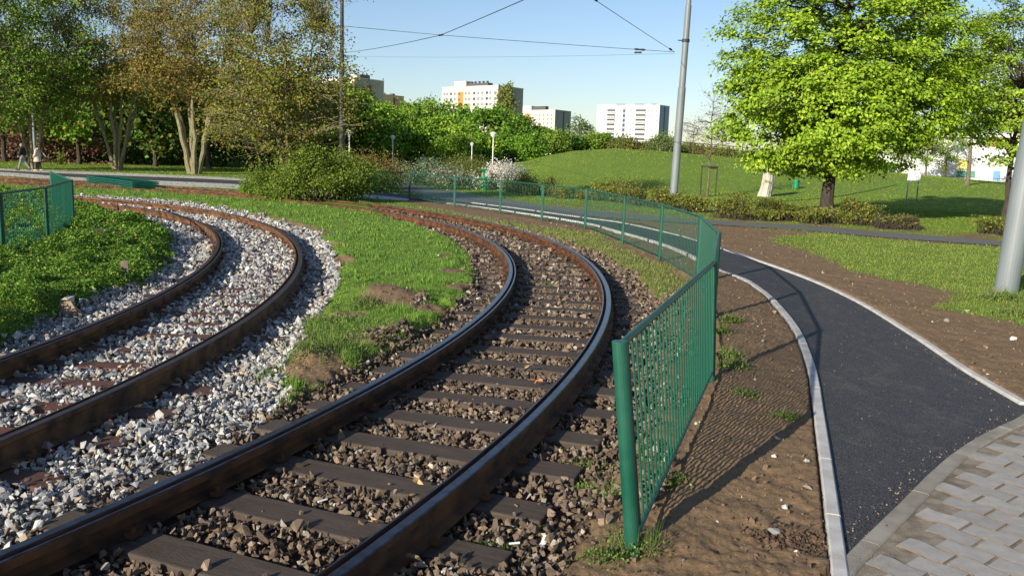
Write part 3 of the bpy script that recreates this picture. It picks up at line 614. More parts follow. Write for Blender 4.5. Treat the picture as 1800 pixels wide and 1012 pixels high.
wire("stay wire rising from the middle grey pole to the top edge", [K0, T2b], .010, [(T2, .3, T2 - K0), (K0 + (T2 - K0) * .07, .4, T2 - K0)])
E2 = W(603, 99, 60)
wire("faint lower cross wire between the middle grey pole and black pole", [K0 - np.array([0, 0, .06]), E2], .005, [(K0 + (E2 - K0) * .07, .45, E2 - K0)])
wire("thin wire crossing in front of the left trees at mid height", [W(-40, 104, 48), W(300, 109, 50), W(600, 122, 59.8)], .008)

# ---------------------------------------------------------------- trees
def mixcol(cols, n, spread=.25):
    cols = np.array(cols, float); i = rng.integers(0, len(cols), n); c = cols[i] * np.exp(rng.normal(0, spread, (n, 1))); return np.clip(c, 0, 1)
def leaves(acc, ctr, size, cols, up=.6, face=(0, -.5, .5), nz=.75):
    """leaf-sized bent rhombs at points ctr"""
    n = len(ctr); nor = rng.normal(size=(n, 3)) * nz + np.array(face) * up; nor /= np.linalg.norm(nor, axis=1)[:, None]
    t = np.cross(nor, rng.normal(size=(n, 3))); t /= np.linalg.norm(t, axis=1)[:, None] + 1e-9; s_ = np.cross(nor, t); L = (size * rng.uniform(.6, 1.3, n))[:, None]
    V = np.stack([ctr - t * L * .5, ctr + s_ * L * .36 + nor * L * .08, ctr + t * L * .5 - nor * L * .12, ctr - s_ * L * .36 + nor * L * .08], 1)
    F = np.arange(n * 4).reshape(n, 4); acc.add(V.reshape(-1, 3), F, np.repeat(cols, 4, 0))
def bez(a, b_, c_, n): 
    t = np.linspace(0, 1, n)[:, None]; return a * (1 - t) ** 2 + 2 * b_ * t * (1 - t) + c_ * t * t
def tree(name, label, cat, base, H, crown, nclus, nleaf, lsize, cols, stems=1, trunk_r=.2, bark=None, clus=(.9, .9, .45), group=None, fan=0.0, shell=.55, crown_b=None, twigs=True, hole=0.0, seed=None, trunk_top=None, dens=None, facev=(0, -.5, .6), bz=None, coh=None):
    """crown: list of ellipsoids (dx,dy,z,rx,ry,rz) relative to base; stems fan out, a limb runs to every leaf clump"""
    global rng
    if seed is not None: rng = np.random.default_rng(seed)
    bz = gz1(base) if bz is None else bz
    root = thing(name, label, cat, (base[0], base[1], bz), group); bark = bark or mBark
    E = np.array(crown, float); vol = E[:, 3] * E[:, 4] * E[:, 5]; ei = rng.choice(len(E), nclus, p=vol / vol.sum())
    d = rng.normal(size=(nclus, 3)); d /= np.linalg.norm(d, axis=1)[:, None]; rad = shell + (1 - shell) * rng.random(nclus) ** .6
    rad = rad * (1 + .07 * rng.normal(size=nclus)); CC = E[ei, :3] + d * E[ei, 3:] * rad[:, None]; CC[:, 2] = np.maximum(CC[:, 2], .3)
    a = Acc(); zt = trunk_top or (E[:, 2].mean() + E[:, 5].mean() * .5); stem_pts = []
    for k in range(stems):
        an = rng.uniform(0, 6.28) if stems > 1 else 0; an = k * 2.4 + rng.uniform(-.4, .4); sp_ = fan * rng.uniform(.6, 1.1) if stems > 1 else 0
        b0 = np.array([math.cos(an), math.sin(an), 0]) * (trunk_r * .7 if stems > 1 else 0); top = np.array([math.cos(an) * sp_, math.sin(an) * sp_ * .7, zt * rng.uniform(.85, 1.05)])
        mid = np.array([b0[0] * 1.5 + top[0] * .35, b0[1] * 1.5 + top[1] * .35, zt * .55]); S = bez(b0 + np.array([0, 0, -.15]), mid, top, 12); S[1:-1, :2] += rng.normal(size=(10, 2)) * .02 * zt * .3
        r_ = trunk_r * (np.linspace(1, .22, 12) ** .8) / (1 if stems == 1 else stems ** .3); r_[0] *= 1.35; r_[1] *= 1.08; a.tube(S, r_, 10 if stems == 1 else 7); stem_pts.append((S, r_))
    SP = np.vstack([s_[0][2:] for s_ in stem_pts]); SR = np.concatenate([s_[1][2:] for s_ in stem_pts])
    if twigs:
        for c_ in CC:
            if rng.random() < hole: continue
            dd_ = np.linalg.norm(SP - c_, axis=1) + 1.2 * np.maximum(0, SP[:, 2] - c_[2] + .1 * np.linalg.norm(SP[:, :2] - c_[:2], axis=1)); i = dd_.argmin(); s0 = SP[i]; L = np.linalg.norm(c_ - s0)
            m_ = (s0 + c_) / 2 + np.array([0, 0, .18 * L]) + rng.normal(size=3) * .08 * L; r0_ = min(SR[i] * .6, .012 + .014 * L)
            S = bez(s0, m_, c_, 7); S[1:-1] += rng.normal(size=(5, 3)) * .025 * L; a.tube(S, np.linspace(r0_, .006, 7), 5, caps=False)
            for q in range(2):
                s1 = S[rng.integers(2, 5)]; e = c_ + rng.normal(size=3) * np.array(clus) * .9; a.tube(bez(s1, (s1 + e) / 2 + rng.normal(size=3) * .05 * L, e, 4), np.linspace(r0_ * .4, .004, 4), 4, caps=False)
    a.build("trunk", bark, root)
    per = rng.multinomial(nleaf, np.ones(nclus) / nclus * 1.0); ctr = np.repeat(CC, per, 0); sc_ = np.repeat(rng.uniform(.6, 1.25, nclus), per)[:, None]
    off = rng.normal(size=ctr.shape) * np.array(clus) * sc_ * .6; off[:, 2] -= .25 * clus[2] * (off[:, 0] ** 2 + off[:, 1] ** 2) / (clus[0] ** 2)
    ctr = ctr + off; ctr[:, 2] = np.maximum(ctr[:, 2], .12)
    shade = np.repeat(np.exp(rng.normal(0, .13, nclus)), per)[:, None]; cl = mixcol(cols, len(ctr), .16) * shade
    if coh:
        c0 = np.array([0, 0, E[:, 2].mean()]); out = np.repeat(CC - c0, per, 0); out /= np.linalg.norm(out, axis=1)[:, None] + 1e-9; loc_ = off / (np.linalg.norm(off, axis=1)[:, None] + 1e-9); fv = out * .55 + loc_ * .25 + np.array([0, -.1, .75])
        lf = Acc(); leaves(lf, ctr, lsize, cl, 1.0, fv, coh)
    else:
        lf = Acc(); leaves(lf, ctr, lsize, cl, 1.0, facev)
    lf.build("crown", mLeaf, root, colors=True)
    return root
GRN_BRIGHT = [(.28, .42, .024), (.24, .39, .022), (.34, .46, .045), (.17, .30, .02)]
GRN_MID = [(.13, .27, .022), (.17, .32, .026), (.09, .20, .018)]
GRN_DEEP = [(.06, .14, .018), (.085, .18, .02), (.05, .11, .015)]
OLIVE = [(.21, .20, .03), (.16, .18, .025), (.24, .19, .04), (.14, .17, .025)]
BRONZE = [(.24, .17, .035), (.19, .14, .03), (.20, .18, .03), (.27, .18, .045)]
YGREEN = [(.18, .24, .03), (.15, .21, .03), (.22, .26, .04)]
# big bright maple at the right
b0 = W(1456, 360, 32)[:2]; k_ = .89
tree("maple_tree", "large bright green maple with dense round crown and stout dark trunk", "tree", b0, 17,
     [tuple(q_ * k_ for q_ in e_) for e_ in ((0.1, 0, 7.2, 4.7, 4.2, 4.8), (1.0, 0, 9.4, 3.2, 3, 2.6), (-.8, -.6, 4.4, 4.3, 3.3, 2.7), (1.6, 0, 5.1, 4.2, 3.4, 2.6), (-3.3, -.5, 3.9, 1.8, 1.5, 2.1), (0, -1.5, 3.0, 2.2, 1.2, 1.0))], 800, 125000, .135, GRN_BRIGHT, trunk_r=.23, bark=mBarkDark, clus=(.44, .44, .24), coh=.42, shell=.66, hole=.9, seed=11, trunk_top=9.5)
b1 = W(1768, 366, 34)[:2]
tree("maple_tree", "slimmer bright green maple with open crown beside the right edge pole", "tree", b1, 12,
     [(.6, 0, 6.2, 2.9, 2.6, 3.8), (-.6, -.4, 3.6, 1.6, 1.4, 1.3), (2.0, 0, 3.9, 1.8, 1.6, 1.8)], 250, 25000, .13, GRN_BRIGHT[:3] + YGREEN[:1], trunk_r=.12, bark=mBarkDark, clus=(.5, .5, .17), coh=.36, shell=.5, hole=.5, seed=12)
b2 = W(1700, 318, 70)[:2]
tree("maple_tree", "half hidden pale green tree between the two bright maples", "tree", b2, 12, [(0, 0, 8.5, 3.2, 3, 5)], 110, 10000, .2, GRN_BRIGHT, trunk_r=.15, clus=(.9, .9, .5), seed=13)
for px, by, d_, H_, lab, sd_ in ((1582, 306, 92, 4.6, "small sparse young tree before the white hall, left of the sign", 14), (1626, 313, 92, 5.2, "small sparse young tree with dark trunk just right of the sign", 15), (1662, 300, 96, 6.4, "sparse tree with thin pale foliage before the white hall, farther right", 16)):
    tree("young_tree", lab, "tree", W(px, by, d_)[:2], H_, [(0, 0, H_ * .58, 2.0, 1.6, H_ * .36)], 60, 2600, .17, GRN_MID + YGREEN, trunk_r=.11, clus=(.5, .5, .3), seed=sd_)
# staked young tree
b3 = G(1243, 345)
t = tree("young_tree", "nearly leafless staked young tree on the grass before the mound", "tree", b3, 6.5, [(0, 0, 4.3, 1.25, 1.1, 2.3)], 75, 420, .09, [(.13, .06, .05), (.10, .09, .04)], trunk_r=.055, bark=mBark, clus=(.25, .25, .3), shell=.3, seed=17, trunk_top=6.2)
stk = thing("tree_stakes", "three wooden stakes with crossbar holding the young bare tree", "stake", (b3[0], b3[1], gz1(b3)))
for dx, dy in ((-.42, -.1), (.42, -.2), (.12, .35)):
    a = Acc(); a.tube([(dx, dy, -.2), (dx * 1.02, dy, 1.75)], .035, 8); a.build("stake", mBarkDark, stk)
a = Acc(); a.box((0.0, -.15, 1.70), (.48, .02, .045), R(-7)); a.build("crossbar", mBarkDark, stk)
a = Acc(); a.box((.27, .08, 1.62), (.02, .26, .04), R(30)); a.build("crossbar", mBarkDark, stk)
# two faint bare trees beyond the mound
for px, by, d_, H_, lab, sd_ in ((1218, 262, 100, 5.0, "thin leafless tree beyond the mound left of the staked tree", 18), (1270, 268, 104, 5.6, "thin leafless tree beyond the mound right of the staked tree", 19)):
    tree("bare_tree", lab, "tree", W(px, by, d_)[:2], H_, [(0, 0, H_ * .6, 1.7, 1.2, H_ * .36)], 60, 420, .12, [(.14, .12, .06)], trunk_r=.07, clus=(.4, .4, .4), shell=.3, seed=sd_)
# left row of multi-stem maples
b4 = G(207, 299); tree("maple_tree", "multi stemmed maple with olive bronze spring leaves, left of the pair", "tree", b4, 13,
     [(0, 0, 9.4, 6.0, 4, 4.6), (-1.8, -1, 6.2, 4.2, 3, 1.9), (2.2, -1, 6.6, 4.0, 3, 1.9)], 270, 20000, .17, OLIVE + BRONZE[:2], stems=8, trunk_r=.24, bark=mBarkOl, fan=3.4, clus=(.85, .85, .45), shell=.35, seed=21)
b5 = G(342, 306); tree("maple_tree", "multi stemmed maple with bronze leaves, nearer the brown bushy tree", "tree", b5, 13.5,
     [(0.5, 0, 9.4, 5.4, 4, 5.0), (-1.8, -1, 6.4, 3.4, 2.5, 2.0), (2.6, -1, 5.0, 2.6, 2.3, 2.2)], 290, 21000, .17, BRONZE + OLIVE[:2], stems=7, trunk_r=.34, bark=mBarkOl, fan=2.8, clus=(.85, .85, .45), shell=.35, seed=22)
b6 = G(60, 297); tree("maple_tree", "green leaved multi stemmed maple behind the two walkers", "tree", b6, 13,
     [(0, 0, 8.6, 5.4, 4, 5.6), (0, -1, 5.4, 4.6, 3, 2.2)], 230, 22000, .18, YGREEN + GRN_MID, stems=6, trunk_r=.2, bark=mBarkOl, fan=2.6, clus=(.85, .85, .45), shell=.4, seed=23)
b7 = G(-70, 296); tree("maple_tree", "green maple cut by the left edge of the picture", "tree", b7, 13, [(0, 0, 8.2, 6, 4, 5.6), (2, -1, 4.8, 4, 3, 2.6)], 230, 20000, .18, YGREEN + GRN_MID, stems=5, trunk_r=.22, fan=2.6, clus=(.9, .9, .5), seed=24)
# brown bushy tree left of centre, nearer
b8 = G(512, 352)
tree("maple_tree", "tall bushy bronze leaved tree standing in the green shrub at centre left", "tree", b8, 11.5,
     [(-.35, 0, 6.6, 2.6, 2.3, 4.7), (-.9, -.2, 3.4, 2.5, 2.0, 2.0), (.7, .1, 4.0, 2.2, 1.9, 2.2), (-.7, 0, 9.2, 2.1, 2.0, 2.6), (-1.6, .2, 2.6, 1.2, 1.1, .9)], 600, 36000, .10, OLIVE + BRONZE[2:] + YGREEN, stems=5, trunk_r=.13, bark=mBarkOl, fan=1.5, clus=(.5, .5, .27), shell=.35, seed=25)
# woodland behind on the left
rng = np.random.default_rng(31); k = 0
for row, (d_, npx) in enumerate(((76, 10), (86, 11), (98, 12), (112, 12))):
    for i in range(npx):
        px = -60 + i * (700 / npx) + rng.uniform(-18, 18) + row * 11; p = W(px, 290, d_ + rng.uniform(-3, 3))[:2]; H_ = (8.4 + rng.uniform(-.9, 1.4) if px > 90 else 11.5) + row * .5; sd_ = 100 + k; k += 1
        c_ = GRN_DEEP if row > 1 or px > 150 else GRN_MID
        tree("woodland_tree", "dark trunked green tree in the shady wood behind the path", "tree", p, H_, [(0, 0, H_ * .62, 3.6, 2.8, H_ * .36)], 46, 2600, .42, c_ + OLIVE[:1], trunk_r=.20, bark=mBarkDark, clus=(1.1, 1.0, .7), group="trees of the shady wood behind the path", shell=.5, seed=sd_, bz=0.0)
rng = np.random.default_rng(32)
def shrub(name, label, cat, ctr, rad, n, size, cols, nst=14, group=None, bark=None, bz=None, lump=24, flower=None, facev=(0, -.5, .7), low=0.0, clus=.32):
    z0 = gz1(ctr) if bz is None else bz; root = thing(name, label, cat, (ctr[0], ctr[1], z0), group); rx, ry, rz = rad; a = Acc()
    th = rng.uniform(0, 6.28, lump); q = np.sqrt(rng.random(lump)); zc = rng.uniform(.2, 1, lump) * np.sqrt(np.clip(1 - q ** 2 * .75, .05, 1))
    CC = np.stack([np.cos(th) * q * rx, np.sin(th) * q * ry, low + zc * rz * .85], 1)
    for c_ in CC[:nst * 2]:
        s0 = np.array([c_[0] * .4, c_[1] * .4, -.05]); a.tube(bez(s0, (s0 + c_) / 2 + np.array([0, 0, .1]), c_, 5), np.linspace(.018 * max(.6, rz / 1.5), .004, 5), 5, caps=False)
    a.build("stems", bark or mBarkDark, root); i = rng.integers(0, lump, n); off = rng.normal(size=(n, 3)) * np.array([rx * clus, ry * clus, rz * clus * .75]) * .75; pos = CC[i] + off; pos[:, 2] = np.clip(pos[:, 2], .03, None)
    cl = mixcol(cols, n, .18) * np.exp(rng.normal(0, .16, lump))[i][:, None]
    if flower is not None:
        m_ = rng.random(n) < flower[0] * np.clip(pos[:, 2] / rz + .3, 0, 1); cl[m_] = mixcol(flower[1], m_.sum(), .1)
    lf = Acc(); leaves(lf, pos, size, cl, 1.0, facev); lf.build("foliage", mLeaf, root, colors=True); return root
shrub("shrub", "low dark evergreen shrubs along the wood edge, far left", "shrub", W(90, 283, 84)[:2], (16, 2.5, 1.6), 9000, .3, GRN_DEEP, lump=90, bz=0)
shrub("blossom_shrub", "pink blossoming shrub in the shade behind the walkers", "shrub", W(45, 285, 80)[:2], (7.5, 2.2, 4.2), 6500, .26, [(.32, .13, .12), (.22, .10, .08), (.10, .13, .03)], lump=60, bz=0)
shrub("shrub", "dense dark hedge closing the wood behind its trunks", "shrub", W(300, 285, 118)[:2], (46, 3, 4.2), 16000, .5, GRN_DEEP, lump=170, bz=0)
shrub("sapling", "tiny leafy sapling in the shaded grass right of the walkers", "sapling", G(108, 289), (.35, .35, 1.3), 260, .14, YGREEN, lump=16)
# green shrub under the bushy tree
shrub("shrub", "broad green shrub at the foot of the bronze tree, beside the track", "shrub", G(536, 357) + np.array([0, 1.3]), (2.25, 1.6, 2.35), 24000, .08, [(.15, .22, .022), (.11, .18, .018), (.20, .25, .03), (.08, .13, .018)], nst=60, lump=95, clus=.15)
shrub("shrub", "small green shrub left end of the broad shrub under the bronze tree", "shrub", G(447, 350) + np.array([0, 1.2]), (.85, .8, .9), 3600, .085, YGREEN + GRN_MID, lump=36, clus=.25)
shrub("shrub", "reddish brown shrub just right of the bronze tree", "shrub", W(636, 318, 46)[:2], (2.3, 1.6, 2.1), 9000, .10, [(.20, .11, .035), (.16, .12, .03), (.12, .15, .03)], lump=50, bz=0, clus=.25)
shrub("shrub", "dark green rounded shrub left of the grey path behind the fence", "shrub", W(640, 330, 42)[:2], (1.6, 1.2, 1.25), 7000, .09, GRN_DEEP, lump=36, bz=0, clus=.26)
# middle distance trees
mid = [(617, 158, 84, 40), (655, 178, 90, 42), (700, 186, 96, 42), (742, 172, 99, 44), (778, 200, 95, 40), (812, 218, 92, 36), (843, 236, 90, 30), (725, 205, 88, 36), (672, 205, 84, 36), (800, 240, 86, 34)]
mlab = ["green tree rising beside the black pole, leftmost of the middle grove", "second grove tree from the black pole, rounded bright top", "grove tree below the low yellowish apartment block", "tallest tree of the middle grove with pointed leafy top", "rounded grove tree left of the orange panelled block", "grove tree in front of the orange panel of the white block", "rightmost darker tree of the grove before the poplar", "shaded tree in the middle of the grove, front row", "shaded tree above the second park lamp, front row", "shaded front tree near the small far lamp"]
for (px, ty, d_, hw), lab in zip(mid, mlab):
    p = W(px, 297, d_); top = W(px, ty, d_)[2]; rw = hw / 1500 * d_ * 1.15
    tree("park_tree", lab, "tree", p[:2], top, [(0, 0, top * .60, rw, rw * .8, top * .38), (0, 0, top * .8, rw * .5, rw * .5, top * .2)], 70, 7500, .27, GRN_MID + GRN_BRIGHT[2:], trunk_r=.2, bark=mBarkDark, clus=(.8, .8, .5), shell=.6, bz=0.0, seed=400 + px)
for px, d_ in ((650, 118), (715, 122), (790, 120), (850, 116)):
    p = W(px, 285, d_); tree("park_tree", "distant shady tree filling the gaps behind the middle grove", "tree", p[:2], 8, [(0, 0, 4.6, 5.2, 3, 3.6)], 60, 3500, .5, GRN_MID, trunk_r=.2, bark=mBarkDark, clus=(1.2, 1.2, .8), group="trees behind the middle grove", bz=0.0, seed=450 + px)
# poplar
p = W(890, 262, 150); top = W(890, 148, 150)[2]
tree("poplar_tree", "tall narrow poplar in front of the white orange panelled block", "tree", p[:2], top, [(-.3, 0, top * .62, 1.7, 1.4, top * .40), (-.8, 0, top * .42, 2.5, 1.8, top * .30)], 190, 16000, .36, [(.19, .23, .05), (.15, .20, .04), (.21, .22, .06)], trunk_r=.22, clus=(.6, .6, .9), shell=.4, bz=0.0, seed=460)
# trees on and behind the mound's left shoulder
rt = [(893, 228, 96, 24, 'm'), (915, 200, 100, 27, 'd'), (948, 218, 101, 24, 'm'), (975, 232, 98, 20, 'y'), (1000, 240, 100, 16, 'd'), (1016, 205, 112, 20, 'p'), (1040, 236, 102, 17, 'y'), (1062, 236, 104, 14, 'm'), (930, 235, 92, 22, 'm')]
rlab = ["light green tree at the foot of the poplar, right of the lamp", "darker green tree in front of the poplar's right side", "leafy tree before the small pale tower block", "yellow green rounded bush tree on the mound shoulder", "dark bush on the ridge right of the small tower block", "loose pale green tree behind the ridge, between the two pale blocks", "rounded shrub tree on the ridge left of the rail fence", "leafy shrub at the left end of the rail fence on the ridge", "dark low tree touching the mound's left slope"]
for (px, ty, d_, hw, ck), lab in zip(rt, rlab):
    p = W(px, 285, d_); zb = float(mound(np.array([p[0]]), np.array([d_]))[0]); top = W(px, ty, d_)[2] - zb; rw = hw / 1500 * d_ * 1.2
    cl_ = {'m': GRN_MID, 'd': GRN_DEEP + GRN_MID, 'y': YGREEN + GRN_MID, 'p': [(.14, .22, .06), (.12, .19, .05)]}[ck]
    tree("ridge_tree", lab, "tree", p[:2], top, [(0, 0, top * .52, rw, rw * .8, top * .46)], 60, 5200 if ck != 'p' else 2200, .25, cl_, trunk_r=.11, bark=mBarkDark, clus=(.6, .6, .45), shell=.5, bz=zb, seed=500 + px)
hd = [(1095, 240, 16, 'o'), (1128, 248, 18, 'o'), (1165, 236, 17, 'p'), (1205, 250, 18, 'y'), (1240, 256, 18, 'o'), (1275, 258, 18, 'y'), (1312, 262, 18, 'y'), (1350, 262, 20, 'm'), (1395, 262, 22, 'm'), (1440, 266, 24, 'm'), (1500, 275, 26, 'm'), (1545, 282, 22, 'm')]
hlab = ["olive shrub behind the rail fence below the right white block", "brownish olive shrub behind the rail fence", "pale green shrub tree rising left of the middle grey pole", "yellow green shrub right of the middle grey pole on the ridge", "olive shrub behind the staked tree on the ridge", "yellow green ridge shrub right of the staked tree", "yellow green ridge shrub beside the maple crown's left edge", "green ridge shrub seen under the left maple branches", "green ridge shrub behind the big maple, left of its trunk", "green ridge shrub directly behind the big maple trunk", "green ridge shrub right of the big maple trunk", "last ridge shrub before the white hall"]
for (px, ty, hw, ck), lab in zip(hd, hlab):
    d_ = 100 + rng.uniform(-3, 4); p = W(px, 285, d_); zb = float(mound(np.array([p[0]]), np.array([d_]))[0]); top = W(px, ty, d_)[2] - zb
    cl_ = {'m': GRN_MID, 'o': OLIVE + YGREEN, 'y': YGREEN, 'p': [(.16, .24, .06), (.13, .2, .05)]}[ck]
    shrub("ridge_shrub", lab, "shrub", p[:2], (hw / 1500 * d_ * 1.3, 1.3, top), 3600, .2, cl_, lump=40, bz=zb)
# hedges behind the fence
rng = np.random.default_rng(61)
def hedge(label, pts, wd_, hgt, n, cols, seed):
    P = catmull(np.array(pts), 10); d = np.concatenate([[0], np.cumsum(np.hypot(*np.diff(P, axis=0).T))]); T = np.gradient(P, axis=0); T /= np.hypot(*T.T)[:, None]
    root = thing("hedge", label, "hedge", (P[0, 0], P[0, 1], 0)); o0 = np.array([P[0, 0], P[0, 1], 0.0]); nl = int(d[-1] * 3.2); cs = rng.uniform(0, d[-1], nl); cl_ = rng.normal(0, .45, nl) * wd_; ch = hgt * np.exp(rng.normal(-.5, .4, nl)); cr_ = rng.uniform(.16, .36, nl)
    ok_ = fbm(cs, cs * 0 + seed, .5, 2, seed + 3) > .33; cs, cl_, ch, cr_ = cs[ok_], cl_[ok_], ch[ok_], cr_[ok_]; i = rng.integers(0, len(cs), n); u = rng.random(n) ** .6
    S = cs[i] + rng.normal(size=n) * cr_[i] * (.5 + u * .6); lat = cl_[i] + rng.normal(size=n) * cr_[i] * (.5 + u * .6); zz = ch[i] * u * rng.uniform(.8, 1.1, n)
    x = np.interp(S, d, P[:, 0]); y = np.interp(S, d, P[:, 1]); nx = np.interp(S, d, -T[:, 1]); ny = np.interp(S, d, T[:, 0]); px_, py_ = x + nx * lat, y + ny * lat
    pos = np.stack([px_, py_, zz + .03 + mound(px_, py_)], 1); cl = mixcol(cols, n, .22) * np.exp(rng.normal(0, .2, len(cs)))[i][:, None]
    lf = Acc(); leaves(lf, pos - o0, .085, cl, .9); lf.build("foliage", mLeaf, root, colors=True); a = Acc()
    for k in range(0, len(pos), max(1, len(pos) // 1500)):
        q = pos[k] - o0; a.tube([(q[0] + rng.normal(0, .1), q[1] + rng.normal(0, .1), 0), q + np.array([0, 0, .06])], [.009, .004], 4, caps=False)
    a.build("stems", mBarkDark, root)
HC = [(.13, .18, .03), (.10, .16, .022), (.17, .20, .035)] + OLIVE
hedge("straggly low green hedge left of the middle grey pole, behind the fence", GP([(905, 338), (960, 345), (1040, 352), (1110, 358), (1175, 368)]), .9, .95, 17000, HC, 3)
hedge("straggly low hedge in front of the big maple trunk", GP([(1195, 372), (1260, 380), (1340, 386), (1420, 390), (1500, 394), (1548, 396)]), .95, .85, 17000, HC, 4)
hedge("spreading low shrub row at right, beyond the bare gap in the hedge", GP([(1610, 404), (1680, 408), (1760, 414), (1900, 425)]), 1.1, .75, 11000, HC + GRN_BRIGHT[3:], 5)
hedge("thin dry growth filling the gap between the two right hedges", GP([(1545, 400), (1610, 403)]), .6, .35, 1500, OLIVE + YGREEN, 6)
# flowering shrubs
WF = [(.78, .74, .66), (.62, .58, .52)]
shrub("blossom_shrub", "grey white flowering shrub behind the fence near the park lamps", "shrub", W(745, 330, 53)[:2], (2.0, 1.4, 1.75), 11000, .085, GRN_DEEP + [(.12, .14, .07)], flower=(.33, [(.42, .42, .40), (.30, .31, .30)]), lump=60, bz=0, clus=.24)
shrub("blossom_shrub", "low white flowering shrub between the grey one and the green one", "shrub", W(785, 330, 48)[:2], (.95, .8, 1.3), 5000, .085, GRN_DEEP, flower=(.55, [(.5, .45, .36), (.40, .36, .30)]), lump=30, bz=0)
shrub("shrub", "arching yellow green shrub behind the green litter bin", "shrub", W(822, 325, 55)[:2], (2.1, 1.5, 1.95), 12000, .085, [(.14, .17, .03), (.17, .18, .04), (.11, .14, .03)], lump=60, bz=0, clus=.24)
shrub("blossom_shrub", "bright white flowering shrub right of the green litter bin", "shrub", W(886, 334, 50)[:2], (1.15, 1.0, 1.7), 10000, .085, GRN_MID, flower=(1.0, WF), lump=50, bz=0, clus=.24)
shrub("blossom_shrub", "small white flowering shrub left of the green litter bin", "shrub", W(836, 335, 48.5)[:2], (.42, .4, .95), 2400, .075, GRN_MID, flower=(.6, WF), lump=20, bz=0)
# stump
b9 = G(1345, 346); root = thing("tree_stump", "tall pale bleached stump standing under the maple's left branches", "stump", (b9[0], b9[1], gz1(b9)))
a = Acc(); zz = np.linspace(-.2, 1.9, 16); rr_ = np.interp(zz, [-.2, 0, .3, 1.2, 1.7, 2.05], [.42, .40, .36, .33, .28, .12]); P = np.stack([.12 * np.sin(zz * 1.3), .05 * np.cos(zz * 2), zz], 1)
n_ = 22; V = []
for k in range(16):
    for j in range(n_):
        an = j / n_ * 6.283; q = rr_[k] * (1 + .14 * math.sin(an * 3 + zz[k]) + .07 * math.sin(an * 7 + 2 * zz[k]) + random.uniform(-.03, .03)); V.append((P[k, 0] + q * math.cos(an), P[k, 1] + q * math.sin(an), zz[k] + (0.1 * math.sin(an * 5) if k > 13 else 0)))
a.add(V, [(k * n_ + j, k * n_ + (j + 1) % n_, (k + 1) * n_ + (j + 1) % n_, (k + 1) * n_ + j) for k in range(15) for j in range(n_)]); a.add(V[-n_:], [list(range(n_))]); a.build("trunk", mBarkPale, root)
a = Acc(); a.tube([(.2, -.1, 1.3), (.35, -.15, 1.75), (.30, -.2, 2.0)], [.09, .06, .03], 8); a.build("broken_limb", mBarkPale, root)

# ---------------------------------------------------------------- grass (blades)
rng = np.random.default_rng(77)
def sample(N, d0, d1, a0=-38, a1=38):
    th = rng.uniform(R(a0), R(a1), N); d = np.exp(rng.uniform(math.log(d0), math.log(d1), N)); return np.stack([np.sin(th) * d, np.cos(th) * d], 1), d
def blades(acc, P, z, d, h, wk, cols, lean=.5):
    n = len(P); an = rng.uniform(0, 6.28, n); wd_ = (wk * d * rng.uniform(.6, 1.3, n)); hh = h * rng.uniform(.5, 1.35, n); la = rng.uniform(0, 6.28, n); ll = hh * lean * rng.random(n)
    dx = np.cos(an) * wd_ / 2; dy = np.sin(an) * wd_ / 2; b_ = np.stack([P[:, 0], P[:, 1], z - .01], 1)
    V = np.stack([b_ + np.stack([-dx, -dy, 0 * dx], 1), b_ + np.stack([dx, dy, 0 * dx], 1), b_ + np.stack([np.cos(la) * ll, np.sin(la) * ll, hh], 1)], 1)
    c3 = np.repeat(cols, 3, 0).reshape(n, 3, 3); c3[:, :2] *= .8; acc.add(V.reshape(-1, 3), np.arange(n * 3).reshape(n, 3), c3.reshape(-1, 3))
P, d = sample(1000000, 3.2, 46); sas = sdpoly(P, pAsphS); keep = (sas < -.05) & (sdpoly(P, pOldS) < -.1); P = P[keep]; d = d[keep]
g_, w_, b_, z_ = zones(P[:, 0], P[:, 1]); sA, dA = cA.sd(P); sB, dB = cB.sd(P)
u = rng.random(len(P)); clump = fbm(P[:, 0], P[:, 1], 2.6, 4, 51); keep = (u < g_ * 1.1 - .06) & (np.minimum(np.abs(np.abs(dA) - .75), np.abs(np.abs(dB) - .75)) > .1) & ~((np.abs(dA) < .9) & (sA < 40)) & ~((np.abs(dB) < .9) & (sB < 36))
P, d, z_, clump = P[keep], d[keep], z_[keep], clump[keep]
sl_ = sdpoly(P, pLawnL); si = sdpoly(P, pIsle); slr = sdpoly(P, pLawnR); swd = sdpoly(P, pWeeds)
isL = sl_ > -.1; isI = (si > -.2) & ~isL; isR = slr > -.4; isWd = (swd > -.5) & ~isR
cI = mixcol([(.13, .26, .035), (.18, .31, .05), (.22, .33, .07), (.10, .21, .028)], len(P), .2); cW = mixcol([(.22, .25, .07), (.15, .21, .05), (.26, .25, .10)], len(P), .2); cR = mixcol([(.13, .23, .035), (.20, .27, .05), (.25, .26, .075)], len(P), .22); cF = mixcol([(.12, .22, .024), (.17, .25, .03), (.22, .26, .04)], len(P), .22)
col = np.where(isI[:, None], cI, np.where(isWd[:, None], cW, np.where(isR[:, None], cR, cF))) * (.72 + .6 * clump)[:, None]
hh = np.where(isI, .035 + .06 * sstep(.5, .72, clump), np.where(isR, .045, np.where(isWd, .06, .04))); hh = np.where(isL, .05, hh)
acc = Acc(); m1 = ~isL | (rng.random(len(P)) < .35); blades(acc, P[m1], z_[m1], d[m1], hh[m1], .00105, col[m1]); acc_g = acc
tag(acc.build("grass", mBlade, colors=True), "short green grass on the verges, the strip between the tracks and the lawns", "grass", kind="stuff")
